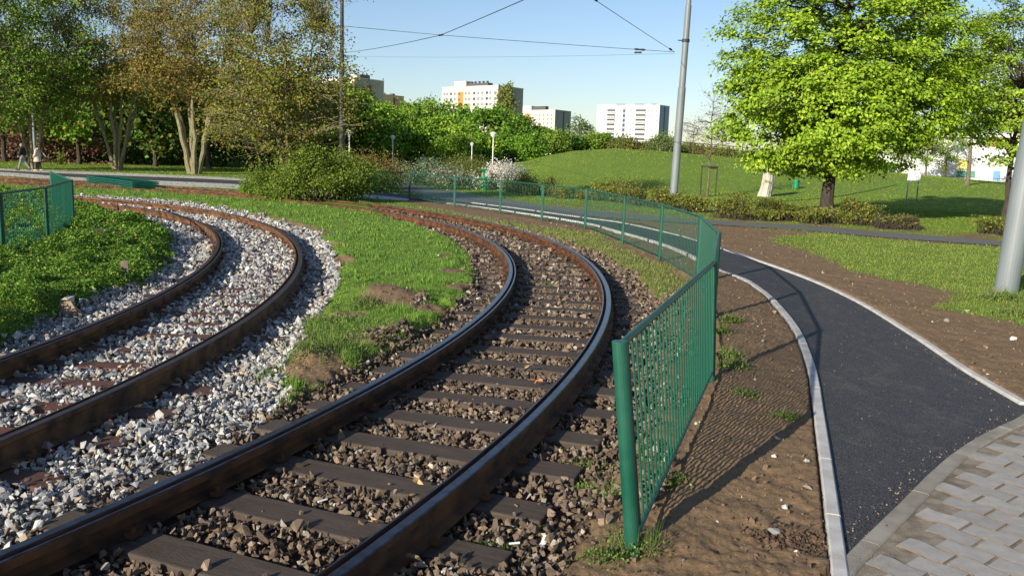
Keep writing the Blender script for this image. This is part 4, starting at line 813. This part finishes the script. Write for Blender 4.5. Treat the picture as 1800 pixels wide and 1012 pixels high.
# clover and small weeds: little leaves lifted off the ground
def leafy(name, P, z, d, h, size, cols, label, lean=.6):
    n = len(P); pos = np.stack([P[:, 0], P[:, 1], z + h], 1); lf = Acc(); leaves(lf, pos, size, cols, 1.3, (0, -.2, .9)); tag(lf.build(name, mLeaf, colors=True), label, "weeds", kind="stuff")
mL = isL & (d < 40); Pl, dl, zl = P[mL], d[mL], z_[mL]; rep = 2; Pl = np.repeat(Pl, rep, 0) + rng.normal(size=(len(Pl) * rep, 2)) * .03; dl = np.repeat(dl, rep); zl = np.repeat(zl, rep); f_ = fbm(Pl[:, 0], Pl[:, 1], 2.0, 4, 61); f2 = fbm(Pl[:, 0], Pl[:, 1], 7, 3, 62)
hC = (.02 + .22 * sstep(.35, .8, f_) * (.4 + f2)) * rng.random(len(Pl)) ** .5; cl = mixcol([(.075, .18, .018), (.11, .22, .022), (.16, .26, .03)], len(Pl), .25) * (.6 + .8 * f_)[:, None]; fl = rng.random(len(Pl)) < .02; cl[fl] = (.55, .45, .04)
leafy("clover", Pl, zl, dl, hC, np.clip(.0030 * dl, .028, .10), cl, "rank clover and yellow flowered weeds covering the left lawn")
# weeds along the right hand soil, ends of the island, fence foot and between sleepers
spots = [(540, 600, .5, .10), (600, 625, .55, .10), (560, 570, .45, .12), (680, 590, .5, .08), (520, 640, .3, .08), (470, 655, .12, .10), (1280, 632, .15, .10), (1285, 568, .14, .10), (1288, 650, .17, .08), (1075, 870, .12, .09), (1040, 835, .10, .05), (860, 940, .16, .05), (1100, 960, .13, .10), (1060, 985, .14, .05), (1130, 975, .12, .13), (1380, 740, .12, .05), (940, 905, .12, .03), (820, 950, .18, .05), (1268, 590, .10, .12), (1540, 990, .07, .05), (1020, 800, .2, .06), (1130, 800, .2, .05), (1000, 760, .25, .04), (900, 455, .35, .08), (955, 492, .3, .06), (930, 495, .25, .05), (1180, 850, .1, .05), (1310, 700, .12, .04), (1790, 560, .3, .12), (1755, 530, .35, .16), (640, 545, .3, .10), (1060, 470, .4, .06), (800, 590, .3, .04)]
pos = []; col = []; sz = []; accb = Acc()
for px, py, r_, h_ in spots:
    c_ = G(px, py); n = int(90 + 900 * r_); q = c_ + rng.normal(size=(n, 2)) * r_ * .5; zq = gz(q[:, 0], q[:, 1]); dc = np.hypot(*c_)
    hgt = h_ * .6 * rng.random(n); pos.append(np.stack([q[:, 0], q[:, 1], zq + hgt], 1)); base = mixcol([(.11, .19, .03), (.15, .21, .05), (.08, .14, .025)], n, .3); col.append(base); sz.append(np.full(n, .012 + .0016 * dc))
    nb = n // 2; qb = c_ + rng.normal(size=(nb, 2)) * r_ * .4; blades(accb, qb, gz(qb[:, 0], qb[:, 1]), np.full(nb, dc), np.full(nb, h_ * 1.3), .0009, mixcol([(.16, .24, .05), (.30, .28, .13), (.12, .2, .03)], nb, .2), .9)
lf = Acc(); leaves(lf, np.vstack(pos), np.concatenate(sz), np.vstack(col), 1.0); tag(lf.build("weeds", mLeaf, colors=True), "scattered small green weeds on the soil and ballast", "weeds", kind="stuff"); tag(accb.build("weed_grass", mBlade, colors=True), "wisps of green and straw coloured grass at the fence foot and soil edges", "grass", kind="stuff")
# far lawns: coarse tufts
P, d = sample(160000, 40, 98, -36, 36); m_ = (sdpoly(P, pAsphS) < -.2) & (sdpoly(P, pOldS) < -.3); P = P[m_]; d = d[m_]; n = len(P); zf = mound(P[:, 0], P[:, 1]) - .005
acc = Acc(); blades(acc, P, zf, d, np.full(n, .055), .0013, mixcol([(.13, .25, .025), (.20, .29, .035), (.28, .31, .05)], n, .2) * (.75 + .5 * fbm(P[:, 0], P[:, 1], .4, 4, 5))[:, None]); tag(acc.build("far_grass", mBlade, colors=True), "mown grass on the mound and the distant park lawn", "grass", kind="stuff")

# ---------------------------------------------------------------- buildings
def building(label, corner, H, a, La, b_, Lb, mA, mB, mats_extra, floors, fh, top_off, winA, winB, extra=None):
    """corner nearest the camera; a runs to the left face, b along the right (shaded) face"""
    a = np.array(a) / np.linalg.norm(a); b_ = np.array(b_) / np.linalg.norm(b_); o3 = (corner[0], corner[1], 0); t = thing("apartment_block", label, "apartment block", o3)
    def q(u, v, z): return np.array([a[0] * u + b_[0] * v, a[1] * u + b_[1] * v, z])
    def slab(nm, u0, u1, v0, v1, z0, z1, m, par=None):
        A = Acc(); V = [q(u, v, z_) for u in (u0, u1) for v in (v0, v1) for z_ in (z0, z1)]; A.add(V, [(0, 1, 3, 2), (4, 6, 7, 5), (0, 4, 5, 1), (2, 3, 7, 6), (0, 2, 6, 4), (1, 5, 7, 3)]); return A.build(nm, m, par or t)
    # walls: the lit face sheet and the shaded body are separate panels, shade mostly put into the body colour
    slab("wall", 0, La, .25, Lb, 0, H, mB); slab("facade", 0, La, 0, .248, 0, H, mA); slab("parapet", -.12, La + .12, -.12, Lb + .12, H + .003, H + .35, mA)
    def win(face, u, z_, w_, h_, m=mGlass, frame=True):
        A = Acc(); 
        if face == 'A': V = [q(uu_, v_, zz_) for uu_ in (u - w_ / 2, u + w_ / 2) for v_ in (-.06, .0 - .002) for zz_ in (z_ - h_ / 2, z_ + h_ / 2)]
        else: V = [q(uu_, v_, zz_) for uu_ in (-.06, -.002) for v_ in (u - w_ / 2, u + w_ / 2) for zz_ in (z_ - h_ / 2, z_ + h_ / 2)]
        A.add(V, [(0, 1, 3, 2), (4, 6, 7, 5), (0, 4, 5, 1), (2, 3, 7, 6), (0, 2, 6, 4), (1, 5, 7, 3)]); return A.build("window", m, t)
    for f in range(floors):
        z_ = H - top_off - f * fh
        for (u, w_, h_, k_) in winA: win('A', u, z_, w_, h_, {'g': mGlass, 'w': mGlassW}[k_])
        for (u, w_, h_, k_) in winB: win('B', u, z_, w_, h_, {'g': mGlass, 'w': mGlassW}[k_])
    if extra: extra(t, q, slab, win)
    return t
# white block with the orange panel: a points along the lit face away (left), b along the shaded face
cw = W(876, 151, 420); Hh = cw[2]; la = W(777, 155, 446); va = la[:2] - cw[:2]; lb = W(920, 157, 437); vb = lb[:2] - cw[:2]; La = np.hypot(*va); Lb = np.hypot(*vb)
def ex1(t, q, slab, win):
    slab("orange_panel", La * .605, La * .70, -.12, -.03, H1 - 2.2 - 6.2 * 2.75 - 1, H1 - 2.2, mOrange)
    for f in range(5):
        A = Acc(); V = [q(u, v_, z_) for u in (La * .66, La * .69) for v_ in (-.2, -.125) for z_ in (H1 - 3.9 - f * 2.75, H1 - 2.8 - f * 2.75)]; A.add(V, [(0, 1, 3, 2), (4, 6, 7, 5), (0, 4, 5, 1), (2, 3, 7, 6), (0, 2, 6, 4), (1, 5, 7, 3)]); A.build("window", mGlass, t)
    slab("roof_house", La * .58, La * .80, 1, 7, H1 + .36, H1 + 3.0, mWhite); slab("roof_house", La * .22, La * .578, 2, 6, H1 + .36, H1 + 1.9, mRoofD)
    for k in range(5): slab("chimney", La * (.25 + .07 * k), La * (.27 + .07 * k), 3, 4, H1 + 1.91, H1 + 2.9, mRoofD)
    slab("stair_strip", -.1, -.02, Lb * .46, Lb * .54, 0, H1 - 1.6, mBrickP); slab("downpipe_panel", -.3, -.02, Lb * .545, Lb * .58, 0, H1 - 1.6, mGreyB)
H1 = Hh
building("white apartment block with an orange stair panel behind the poplar", cw[:2], H1, va, La, vb, Lb, mWhite, mWhiteShade, None, 6, 2.75, 3.1,
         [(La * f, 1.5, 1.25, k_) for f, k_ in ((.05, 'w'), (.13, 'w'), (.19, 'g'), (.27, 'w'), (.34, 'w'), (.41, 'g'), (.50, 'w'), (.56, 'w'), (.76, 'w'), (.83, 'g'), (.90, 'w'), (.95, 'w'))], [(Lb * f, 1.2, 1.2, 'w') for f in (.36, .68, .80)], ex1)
# block behind the black pole
cw = W(623, 137, 400); H1 = cw[2]; lb = W(675, 144, 416); vb = lb[:2] - cw[:2]; va = np.array([-vb[1], vb[0]]) / np.hypot(*vb) * 24; La = 24; Lb = np.hypot(*vb)
def ex2(t, q, slab, win):
    slab("stair_strip", -.12, -.02, Lb * .47, Lb * .56, 0, H1 - 2.6, mBrickP); slab("pale_strip_panel", -.16, -.02, Lb * .562, Lb * .59, 0, H1 - 2.6, mOrange); slab("roof_house", 2, 6, Lb * .18, Lb * .30, H1 + .36, H1 + 2.0, mWhite); slab("roof_house", 2, 6, Lb * .32, Lb * .62, H1 + .36, H1 + 2.2, mRoofD)
building("white apartment block with shade painted side and a dark red strip beside the black pole", cw[:2], H1, va, La, vb, Lb, mWhite, mWhiteShade, None, 7, 2.8, 4.2, [(La * f, 1.4, 1.25, 'w') for f in (.12, .3, .5, .7, .88)], [(Lb * f, 1.2, 1.2, 'w') for f in (.18, .36, .70)], ex2)
cw = W(668, 166, 440); H1 = cw[2]; lb = W(710, 172, 456); vb = lb[:2] - cw[:2]; va = np.array([-vb[1], vb[0]]) / np.hypot(*vb) * 16; La = 16; Lb = np.hypot(*vb)
def ex3(t, q, slab, win):
    slab("stair_strip", -.12, -.02, Lb * .55, Lb * .63, 0, H1 - 1, mBrickP); slab("roof_house", 1, 3, Lb * .58, Lb * .68, H1 + .36, H1 + 1.2, mRoofD); slab("chimney", 1, 2, Lb * .25, Lb * .29, H1 + .36, H1 + 1.1, mRoofD)
building("low yellowish apartment block right of the block beside the black pole", cw[:2], H1, va, La, vb, Lb, mCream, mCream, None, 4, 2.8, 3.4, [], [(Lb * f, 1.2, 1.2, 'w') for f in (.45, .74)], ex3)
cw = W(976, 193.5, 600); H1 = cw[2]; la = W(905, 197, 632); va = la[:2] - cw[:2]; lb = W(1004, 196.5, 618); vb = lb[:2] - cw[:2]; La = np.hypot(*va); Lb = np.hypot(*vb)
def ex4(t, q, slab, win):
    slab("orange_panel", La * .60, La * .74, -.12, -.03, H1 - 24, H1 - 2, mOrange); slab("roof_house", La * .60, La * .85, 1, 7, H1 + .36, H1 + 3.4, mWhite); slab("roof_house", La * .27, La * .595, 2, 6, H1 + .36, H1 + 3.0, mRoofD); slab("stair_strip", -.14, -.02, Lb * .50, Lb * .56, 0, H1 - .5, mBrickP)
building("smaller white tower block with shade painted side left of the ridge", cw[:2], H1, va, La, vb, Lb, mWhite, mWhiteShade, None, 7, 2.75, 3.4, [(La * f, 1.5, 1.25, 'w') for f in (.08, .17, .27, .37, .46, .8)], [(Lb * f, 1.2, 1.2, 'w') for f in (.40, .66, .8)], ex4)
cw = W(1160, 185.5, 500); H1 = cw[2]; la = W(1050, 186.5, 520); va = la[:2] - cw[:2]; lb = W(1177, 188.5, 510); vb = lb[:2] - cw[:2]; La = np.hypot(*va); Lb = np.hypot(*vb)
def ex5(t, q, slab, win):
    slab("recess", La * .53, La * .58, -.1, -.02, 0, H1 - .6, mGreyB)
    for f in range(8):
        z_ = H1 - 3.0 - f * 2.74
        for u0, u1 in ((.70, .83), (.21, .37)):
            b_ = slab("balcony", La * u0, La * u1, -1.0, -.02, z_ - 1.25, z_ - .4, mWhite2); slab("balcony_glass", La * u0 + .1, La * u1 - .1, -.35, -.03, z_ - .38, z_ + .75, mGlass); 
        A = slab("window", La * .54, La * .57, -.2, -.102, z_ - .8, z_ + .6, mGlass)
    slab("side_strip", -.12, -.02, Lb * .47, Lb * .55, 0, H1 - .5, mRoofD)
    for f0, f1 in ((.1, .16), (.3, .42), (.6, .66), (.68, .72)): slab("roof_box", La * f0, La * f1, 2, 4, H1 + .36, H1 + .95, mRoofD)
building("bright white apartment block with two balcony columns beyond the mound", cw[:2], H1, va, La, vb, Lb, mWhite2, mGreyB, None, 6, 2.74, 3.0, [(La * f, .8, .9, 'w') for f in (.04, .11, .17, .44, .62, .66, .87)], [], ex5)
# white hall beyond the lawn at right
w0 = W(1545, 309, 104)[:2]; w1 = W(1770, 325, 97)[:2]; w2 = w1 + (w1 - w0) * 1.2; dw = (w2 - w0); Lw = np.hypot(*dw); rz = math.atan2(dw[1], dw[0]); t = thing("hall_building", "long white hall with yellow and teal panels behind the right trees", "building", (*w0, 0), rz=rz)
A = Acc(); A.box((Lw / 2, 6.5, 2.8), (Lw / 2, 6, 2.8)); A.build("wall", mWhite2, t)
A = Acc(); A.box((Lw / 2, 6.3, 5.75), (Lw / 2 + .3, 6.5, .14)); A.build("roof", mLampW, t)
pxw = Lw / (225 + 270)
mYel = mat("yellow_panel", (.75, .62, .18), .6); mTeal = mat("teal_panel", (.05, .22, .16), .5); mBlue = mat("blue_panel", (.10, .28, .55), .5); mRed = mat("red_panel", (.72, .13, .06), .5)
for nm, x0, x1, z0, z1, m in (("yellow_panel", 138, 162, 1.9, 3.1, mYel), ("teal_band", 138, 170, 1.1, 1.8, mTeal), ("yellow_panel", 112, 122, 1.4, 2.6, mYel), ("blue_panel", 150, 160, .2, .95, mBlue), ("blue_panel", 200, 212, .8, 1.9, mBlue), ("red_sign", 186, 200, 4.7, 5.5, mRed), ("red_sign", 206, 222, 4.8, 5.6, mRed)):
    A = Acc(); A.box(((x0 + x1) / 2 * pxw, .45, (z0 + z1) / 2), ((x1 - x0) / 2 * pxw, .045, (z1 - z0) / 2)); A.build(nm, m, t)
t = thing("railing", "thin dark railing in front of the white hall", "railing", (*w0, 0), rz=rz); A = Acc()
A.tube([(0, -1.2, 1.05), (Lw, -1.2, 1.05)], .03, 6); A.build("rail_bar", mPoleDark, t)
for k in range(0, 34):
    A = Acc(); A.tube([(k * Lw / 33, -1.2, -.1), (k * Lw / 33, -1.2, 1.05)], .025, 5); A.build("post", mPoleDark, t)
# wooden rail fence on the mound
t = None; P = []
for px in np.linspace(1072, 1352, 13):
    d_ = 84; p = W(px, 262, d_); P.append((p[0], d_, float(mound(np.array([p[0]]), np.array([d_]))[0])))
t = thing("rail_fence", "dark three bar rail fence along the top of the mound", "fence", P[0]); o0 = np.array(P[0])
for p in P: A = Acc(); A.tube([(p[0], p[1], p[2] - .1), (p[0], p[1], p[2] + 1.15)], .05, 6); A.build("post", mBarkDark, t, loc=o0)
for h in (.35, .72, 1.1): A = Acc(); A.tube([(p[0], p[1], p[2] + h) for p in P], .035, 5); A.build("rail_bar", mBarkDark, t, loc=o0)

# ---------------------------------------------------------------- park furniture
def lamp(label, px, ty, d_, k=1.0):
    p = W(px, 285, d_); H_ = W(px, ty, d_)[2]; t = thing("park_lamp", label, "lamp", (p[0], d_, 0), "white bowl park lamps"); A = Acc(); A.tube([(0, 0, -.1), (0, 0, .8), (0, 0, .81), (0, 0, H_ - .45)], [.075, .07, .05, .042], 10); A.build("pole", mLampW, t)
    A = Acc(); A.tube([(0, 0, H_ - .45), (0, 0, H_ - .38), (0, 0, H_ - .14), (0, 0, H_ - .12), (0, 0, H_)], [.06 * k, .12 * k, .27 * k, .30 * k, .10 * k], 16); A.build("bowl", mLampW, t, smooth=False)
lamp("white park lamp just right of the bronze tree, its pole half hidden", 614, 229, 66); lamp("white park lamp standing clear on the lawn before the grove", 690, 238, 80); lamp("smallest farthest white park lamp above the yellow green shrub", 829, 250, 76, .62); lamp("tall white park lamp above the shrub beside the poplar", 866, 232, 68)
mBin = mat("bin_green", (.01, .30, .10), .4); mBin2 = mat("bin_green_dark", (.012, .22, .09), .4)
p = G(850, 334.5); t = thing("litter_bin", "tall green litter bin with flared top beside white blossoms", "litter bin", (*p, 0)); A = Acc(); A.tube([(0, 0, .02), (0, 0, .75), (0, 0, .76)], [.19, .17, .15], 16); A.build("body", mBin, t); A = Acc(); A.box((0, 0, .92), (.07, .05, .17)); A.build("neck", mBin2, t)
A = Acc(); A.add([(-.11, -.1, 1.08), (.11, -.1, 1.08), (.11, .1, 1.08), (-.11, .1, 1.08), (-.26, -.2, 1.2), (.26, -.2, 1.2), (.26, .2, 1.2), (-.26, .2, 1.2)], [(0, 1, 5, 4), (1, 2, 6, 5), (2, 3, 7, 6), (3, 0, 4, 7), (3, 2, 1, 0), (4, 5, 6, 7)]); A.build("hood", mBin, t)
p = G(1398, 341); t = thing("litter_bin", "round green litter bin with looped handle on the lawn by the maple", "litter bin", (*p, gz1(p))); A = Acc(); A.tube([(0, 0, .04), (0, 0, .62), (0, 0, .621), (0, 0, .5)], [.18, .19, .16, .15], 20, caps=False); A.build("body", mBin2, t)
A = Acc(); A.tube([(.2 * math.cos(u) * 1.05, 0, .55 + .33 * math.sin(u)) for u in np.linspace(0, math.pi, 14)], .018, 8); A.tube([(-.21, 0, -.1), (-.21, 0, .58)], .02, 8); A.tube([(.21, 0, -.1), (.21, 0, .58)], .02, 8); A.build("frame", mBin, t); A = Acc(); A.tube([(0, 0, .04), (0, 0, .05)], .17, 20); A.build("base", mBin2, t)
p = G(1602, 353); t = thing("notice_board", "white notice board on two blue posts on the lawn", "notice board", (*p, 0), rz=R(-12)); mBluePost = mat("post_blue", (.03, .08, .14), .5)
for x in (-.29, .29): A = Acc(); A.tube([(x, 0, -.2), (x, 0, 2.15)], .035, 8); A.build("post", mBluePost, t)
A = Acc(); A.box((0, -.05, 1.72), (.36, .012, .47)); A.build("board", mLampW, t); A = Acc(); A.box((0, -.05, 2.20), (.375, .02, .012)); A.box((0, -.05, 1.24), (.375, .02, .012)); A.box((-.368, -.05, 1.72), (.008, .02, .465)); A.box((.368, -.05, 1.72), (.008, .02, .465)); A.build("frame", mSteel, t); A = Acc(); mTxt = mat("faded_print", (.45, .47, .50), .8)
for k in range(5): A.box((random.uniform(-.05, .05), -.0645, 2.02 - k * .14), (random.uniform(.16, .28), .002, .012))
A.build("print", mTxt, t)
# small things near the tracks
p = G(220, 497); t = thing("marker_post", "small weathered wooden marker post at the gravel edge", "post", (*p, gz1(p))); A = Acc(); A.box((0, 0, .1), (.05, .03, .16), R(20)); A.build("stub", mat("grey_wood", (.27, .22, .17), .9, (.16, .13, .1), 12, .004, 40), t)
p = G(122, 548); t = thing("concrete_block", "broken concrete block half sunk at the lawn bank", "concrete block", (*p, gz1(p))); A = Acc(); V, F = PR[3]; A.add(V * np.array([.16, .12, .19]) + np.array([0, 0, .1]), F); A.build("base", mat("old_concrete", (.34, .25, .17), .9, (.2, .15, .1), 9, .01, 30), t); A = Acc(); V, F = PR[9]; A.add(V * np.array([.11, .08, .06]) + np.array([.03, 0, .26]), F); A.build("broken_top", mat("pale_concrete", (.42, .41, .39), .9, (.25, .24, .23), 20, .01, 40), t)
p = G(217, 421); t = thing("wooden_plank", "weathered brown plank cover lying flat in the left lawn", "plank", (*p, gz1(p) + .05), rz=R(-3)); A = Acc(); A.box((0, 0, 0), (.75, .22, .025)); A.build("board", mat("plank", (.16, .11, .09), .9, (.10, .07, .06), 4, .005, 30, stretch=(1, 8, 8)), t)
p = G(957, 932); A = Acc(); A.add([(-.02, -.045, .0), (.015, -.045, .004), (.018, .0, .006), (.022, .045, .02), (-.012, .045, .022), (-.017, .0, .004)], [(0, 1, 2, 5), (5, 2, 3, 4)]); A.add([(-.02, -.045, -.003), (.015, -.045, .001), (.018, .0, .003), (.022, .045, .017), (-.012, .045, .019), (-.017, .0, .001)], [(5, 2, 1, 0), (4, 3, 2, 5)]); o = A.build("paper_scrap", mLampW); o.location = (*p, gz1(p) + .03); o.rotation_euler = (R(8), R(-8), R(-20)); tag(o, "curled white paper scrap on the soil between rail and fence post", "litter")
mDry = mat("dry_leaf", (.62, .44, .24), .7, (.45, .28, .12), 30); mDryO = mat("orange_leaf", (.50, .19, .04), .7)
for px, py, sz_, m, lab, s_ in ((735, 847, .07, mDry, "pale dry maple leaf on the sleeper, higher of the two near the outer rail", 1), (662, 921, .065, mDry, "pale dry maple leaf lying lowest, touching the outer rail", 2), (929, 646, .06, mDry, "small whitish dry leaf on the ballast between the sleepers", 3), (946, 672, .06, mDryO, "orange dry leaf on the ballast near the outer rail", 4)):
    A = Acc(); n = 15; V = [(0, 0, .012)]; rr2 = [1, .45, .8, .4, .95, .35, .7, .5, .25, .5, .75, .35, .9, .42, .8]
    for k in range(n): an = k / n * 6.283; V.append((math.cos(an) * rr2[k] * sz_, math.sin(an) * rr2[k] * sz_, .012 * math.sin(an * 3 + s_)))
    A.add(V, [(0, k + 1, (k + 1) % n + 1) for k in range(n)]); o = A.build("dry_leaf", m); p = G(px, py); o.location = (*p, .015); o.rotation_euler = (R(25), R(-12), s_ * 1.3); tag(o, lab, "leaf", "fallen maple leaves on the track")
# cigarette ends and scraps
for px, py, lab in ((905, 935, "white cigarette end nearest the paper scrap on the dark soil"), (785, 992, "white cigarette end lying lowest beside the outer rail"), (567, 874, "small white scrap resting against a sleeper between the rails")):
    p = G(px, py); A = Acc(); A.tube([(-.03, 0, 0), (.03, 0, .003)], .0065, 6); o = A.build("cigarette_end", mLampW); o.location = (*p, gz1(p) + .035 if px > 700 else -.02); o.rotation_euler = (0, 0, R(40 if px < 800 else 10)); tag(o, lab, "litter")

# ---------------------------------------------------------------- the two walkers
def skin(name, pts, edges, m, parent, sub=2, root=0):
    me = bpy.data.meshes.new(name); me.from_pydata([p[:3] for p in pts], edges, []); o = bpy.data.objects.new(name, me); C.objects.link(o); o.parent = parent
    sk = o.modifiers.new("skin", 'SKIN'); me.skin_vertices or me.attributes
    for i, p in enumerate(pts):
        v = me.skin_vertices[0].data[i]; r_ = p[3]; v.radius = (r_, r_ if len(p) < 5 else p[4]); v.use_root = (i == root)
    ss = o.modifiers.new("sub", 'SUBSURF'); ss.levels = sub; ss.render_levels = sub; me.materials.append(m); me.polygons.foreach_set("use_smooth", [True] * len(me.polygons)); sk.use_smooth_shade = True; return o
mSkin = mat("skin", (.55, .33, .24), .6); mHairG = mat("hair_grey", (.32, .27, .22), .8); mHairD = mat("hair_brown", (.05, .03, .02), .8); mJack = mat("jacket_black", (.012, .013, .018), .8); mJean = mat("jeans_grey", (.20, .21, .21), .85); mCoat = mat("coat_beige", (.52, .44, .36), .85); mBlk = mat("trousers_black", (.012, .012, .014), .8); mShoe = mat("shoe_dark", (.02, .02, .02), .6); mShoeP = mat("shoe_pale", (.5, .42, .36), .6); mUmb = mat("umbrella_grey", (.35, .38, .42), .6)
def person(label, base, rz, joints, clothes, hair, shoe, extra=None):
    t = thing("person", label, "person", (*base, .018), rz=rz); J = joints; nm = list(J); idx = {k: i for i, k in enumerate(nm)}
    E = [("pelvis", "waist"), ("waist", "chest"), ("chest", "neck"), ("neck", "head"), ("head", "crown"), ("chest", "shL"), ("shL", "elL"), ("elL", "haL"), ("chest", "shR"), ("shR", "elR"), ("elR", "haR"), ("pelvis", "hipL"), ("hipL", "knL"), ("knL", "anL"), ("pelvis", "hipR"), ("hipR", "knR"), ("knR", "anR")]
    rad = dict(pelvis=.12, waist=.11, chest=.125, neck=.05, head=.085, crown=.075, shL=.055, elL=.042, haL=.028, shR=.055, elR=.042, haR=.028, hipL=.085, knL=.058, anL=.04, hipR=.085, knR=.058, anR=.04)
    skin("body", [(*J[k], rad[k]) for k in nm], [(idx[a_], idx[b2]) for a_, b2 in E], mSkin, t, root=idx["pelvis"])
    for cn, keys, ed, m, gr in clothes:
        ix = {k: i for i, k in enumerate(keys)}; skin(cn, [(*J[k], rad[k] + gr) for k in keys], [(ix[a_], ix[b2]) for a_, b2 in ed], m, t)
    h = Acc(); c_ = np.array(J["head"]) + np.array([.015, 0, .055])
    for i in range(7):
        pass
    h.tube([c_ + np.array([0.01, 0, z_]) for z_ in (-.09, -.05, 0, .05, .08, .095)], [.06, .095, .105, .09, .055, .01], 12); o = h.build("hair", hair, t, smooth=True)
    A = Acc(); hd_ = np.array(J["head"]); A.tube([hd_ + np.array([-.09, 0, .03]), hd_ + np.array([-.125, 0, -.005]), hd_ + np.array([-.10, 0, -.012])], [.008, .014, .006], 6); A.build("nose", mSkin, t)
    for s_ in ("L", "R"):
        a_ = np.array(J["an" + s_]); A = Acc(); A.tube([a_ + np.array([.07, 0, -.02]), a_ + np.array([0, 0, -.03]), a_ + np.array([-.12, 0, -.045]), a_ + np.array([-.19, 0, -.055])], [.035, .05, .04, .022], 8); A.build("shoe", shoe, t)
        hnd = np.array(J["ha" + s_]); A = Acc()
        for k in range(4): A.tube([hnd + np.array([(k - 1.5) * .018, 0, -.01]), hnd + np.array([(k - 1.5) * .02 - .01, 0, -.07]), hnd + np.array([(k - 1.5) * .02 - .025, 0, -.095 + .01 * abs(k - 1)])], [.010, .009, .006], 5)
        A.tube([hnd + np.array([-.03, .01, .0]), hnd + np.array([-.055, .015, -.045])], [.011, .007], 5); A.build("fingers", mSkin, t)
    if extra: extra(t)
    return t
Jm = dict(pelvis=(0, 0, .93), waist=(0, 0, 1.1), chest=(-.02, 0, 1.34), neck=(-.03, 0, 1.5), head=(-.05, 0, 1.60), crown=(-.04, 0, 1.68), shL=(0, -.19, 1.42), elL=(-.02, -.24, 1.14), haL=(-.16, -.22, .95), shR=(0, .19, 1.42), elR=(.08, .24, 1.15), haR=(.02, .24, .92), hipL=(0, -.09, .88), knL=(-.12, -.09, .50), anL=(-.24, -.09, .10), hipR=(0, .09, .88), knR=(.14, .09, .50), anR=(.40, .09, .14))
upE = [("waist", "chest"), ("chest", "shL"), ("shL", "elL"), ("chest", "shR"), ("shR", "elR"), ("pelvis", "waist"), ("elL", "haL"), ("elR", "haR")]; upK = ["pelvis", "waist", "chest", "shL", "elL", "shR", "elR", "haL", "haR"]
loE = [("pelvis", "hipL"), ("hipL", "knL"), ("knL", "anL"), ("pelvis", "hipR"), ("hipR", "knR"), ("knR", "anR")]; loK = ["pelvis", "hipL", "knL", "anL", "hipR", "knR", "anR"]
person("person in a black jacket and grey trousers striding left on the far path", W(41, 302, 55.8)[:2], 0, Jm, [("jacket", upK, upE, mJack, .035), ("trousers", loK, loE, mJean, .018)], mHairG, mShoe)
Jf = dict(pelvis=(0, 0, .88), waist=(0, 0, 1.04), chest=(-.01, 0, 1.26), neck=(-.03, 0, 1.41), head=(-.05, 0, 1.50), crown=(-.04, 0, 1.57), shL=(0, -.17, 1.33), elL=(0, -.23, 1.08), haL=(-.14, -.2, .95), shR=(0, .17, 1.33), elR=(.04, .22, 1.08), haR=(.06, .2, .88), hipL=(0, -.08, .82), knL=(-.05, -.08, .46), anL=(-.08, -.08, .10), hipR=(0, .08, .82), knR=(.10, .08, .48), anR=(.18, .08, .12))
def coat(t):
    A = Acc(); A.tube([(0, 0, .62), (0, 0, .85), (0, 0, 1.0), (0, 0, 1.15)], [.24, .20, .165, .16], 16, caps=False); A.build("coat_skirt", mCoat, t, smooth=True)
    A = Acc(); A.tube([(.05, 0, 1.40), (.10, 0, 1.44), (.09, 0, 1.38)], [.09, .11, .06], 10); A.build("hood", mCoat, t)
    A = Acc(); A.tube([(.12, .12, 1.38), (.32, .14, 1.15), (.48, .14, .95)], [.012, .035, .02], 8); A.build("umbrella", mUmb, t)
person("person in a beige hooded coat and black trousers on the far path", W(67, 302.5, 55.5)[:2], 0, Jf, [("coat", upK, upE, mCoat, .045), ("trousers", loK, loE, mBlk, .012)], mHairD, mShoeP, coat)

# haze: even thin air so the far blocks pale a little
hm = bpy.data.materials.new("haze_air"); hm.use_nodes = True; t = hm.node_tree; t.nodes.remove(t.nodes["Principled BSDF"]); pv = t.nodes.new("ShaderNodeVolumePrincipled"); pv.inputs["Color"].default_value = (.85, .92, 1, 1); pv.inputs["Density"].default_value = .00035; t.links.new(pv.outputs[0], t.nodes["Material Output"].inputs["Volume"])
USE_HAZE = False
if USE_HAZE:
    A = Acc(); A.box((0, 300, 27), (1900, 2200, 28.5)); tag(A.build("haze", hm), kind="stuff")
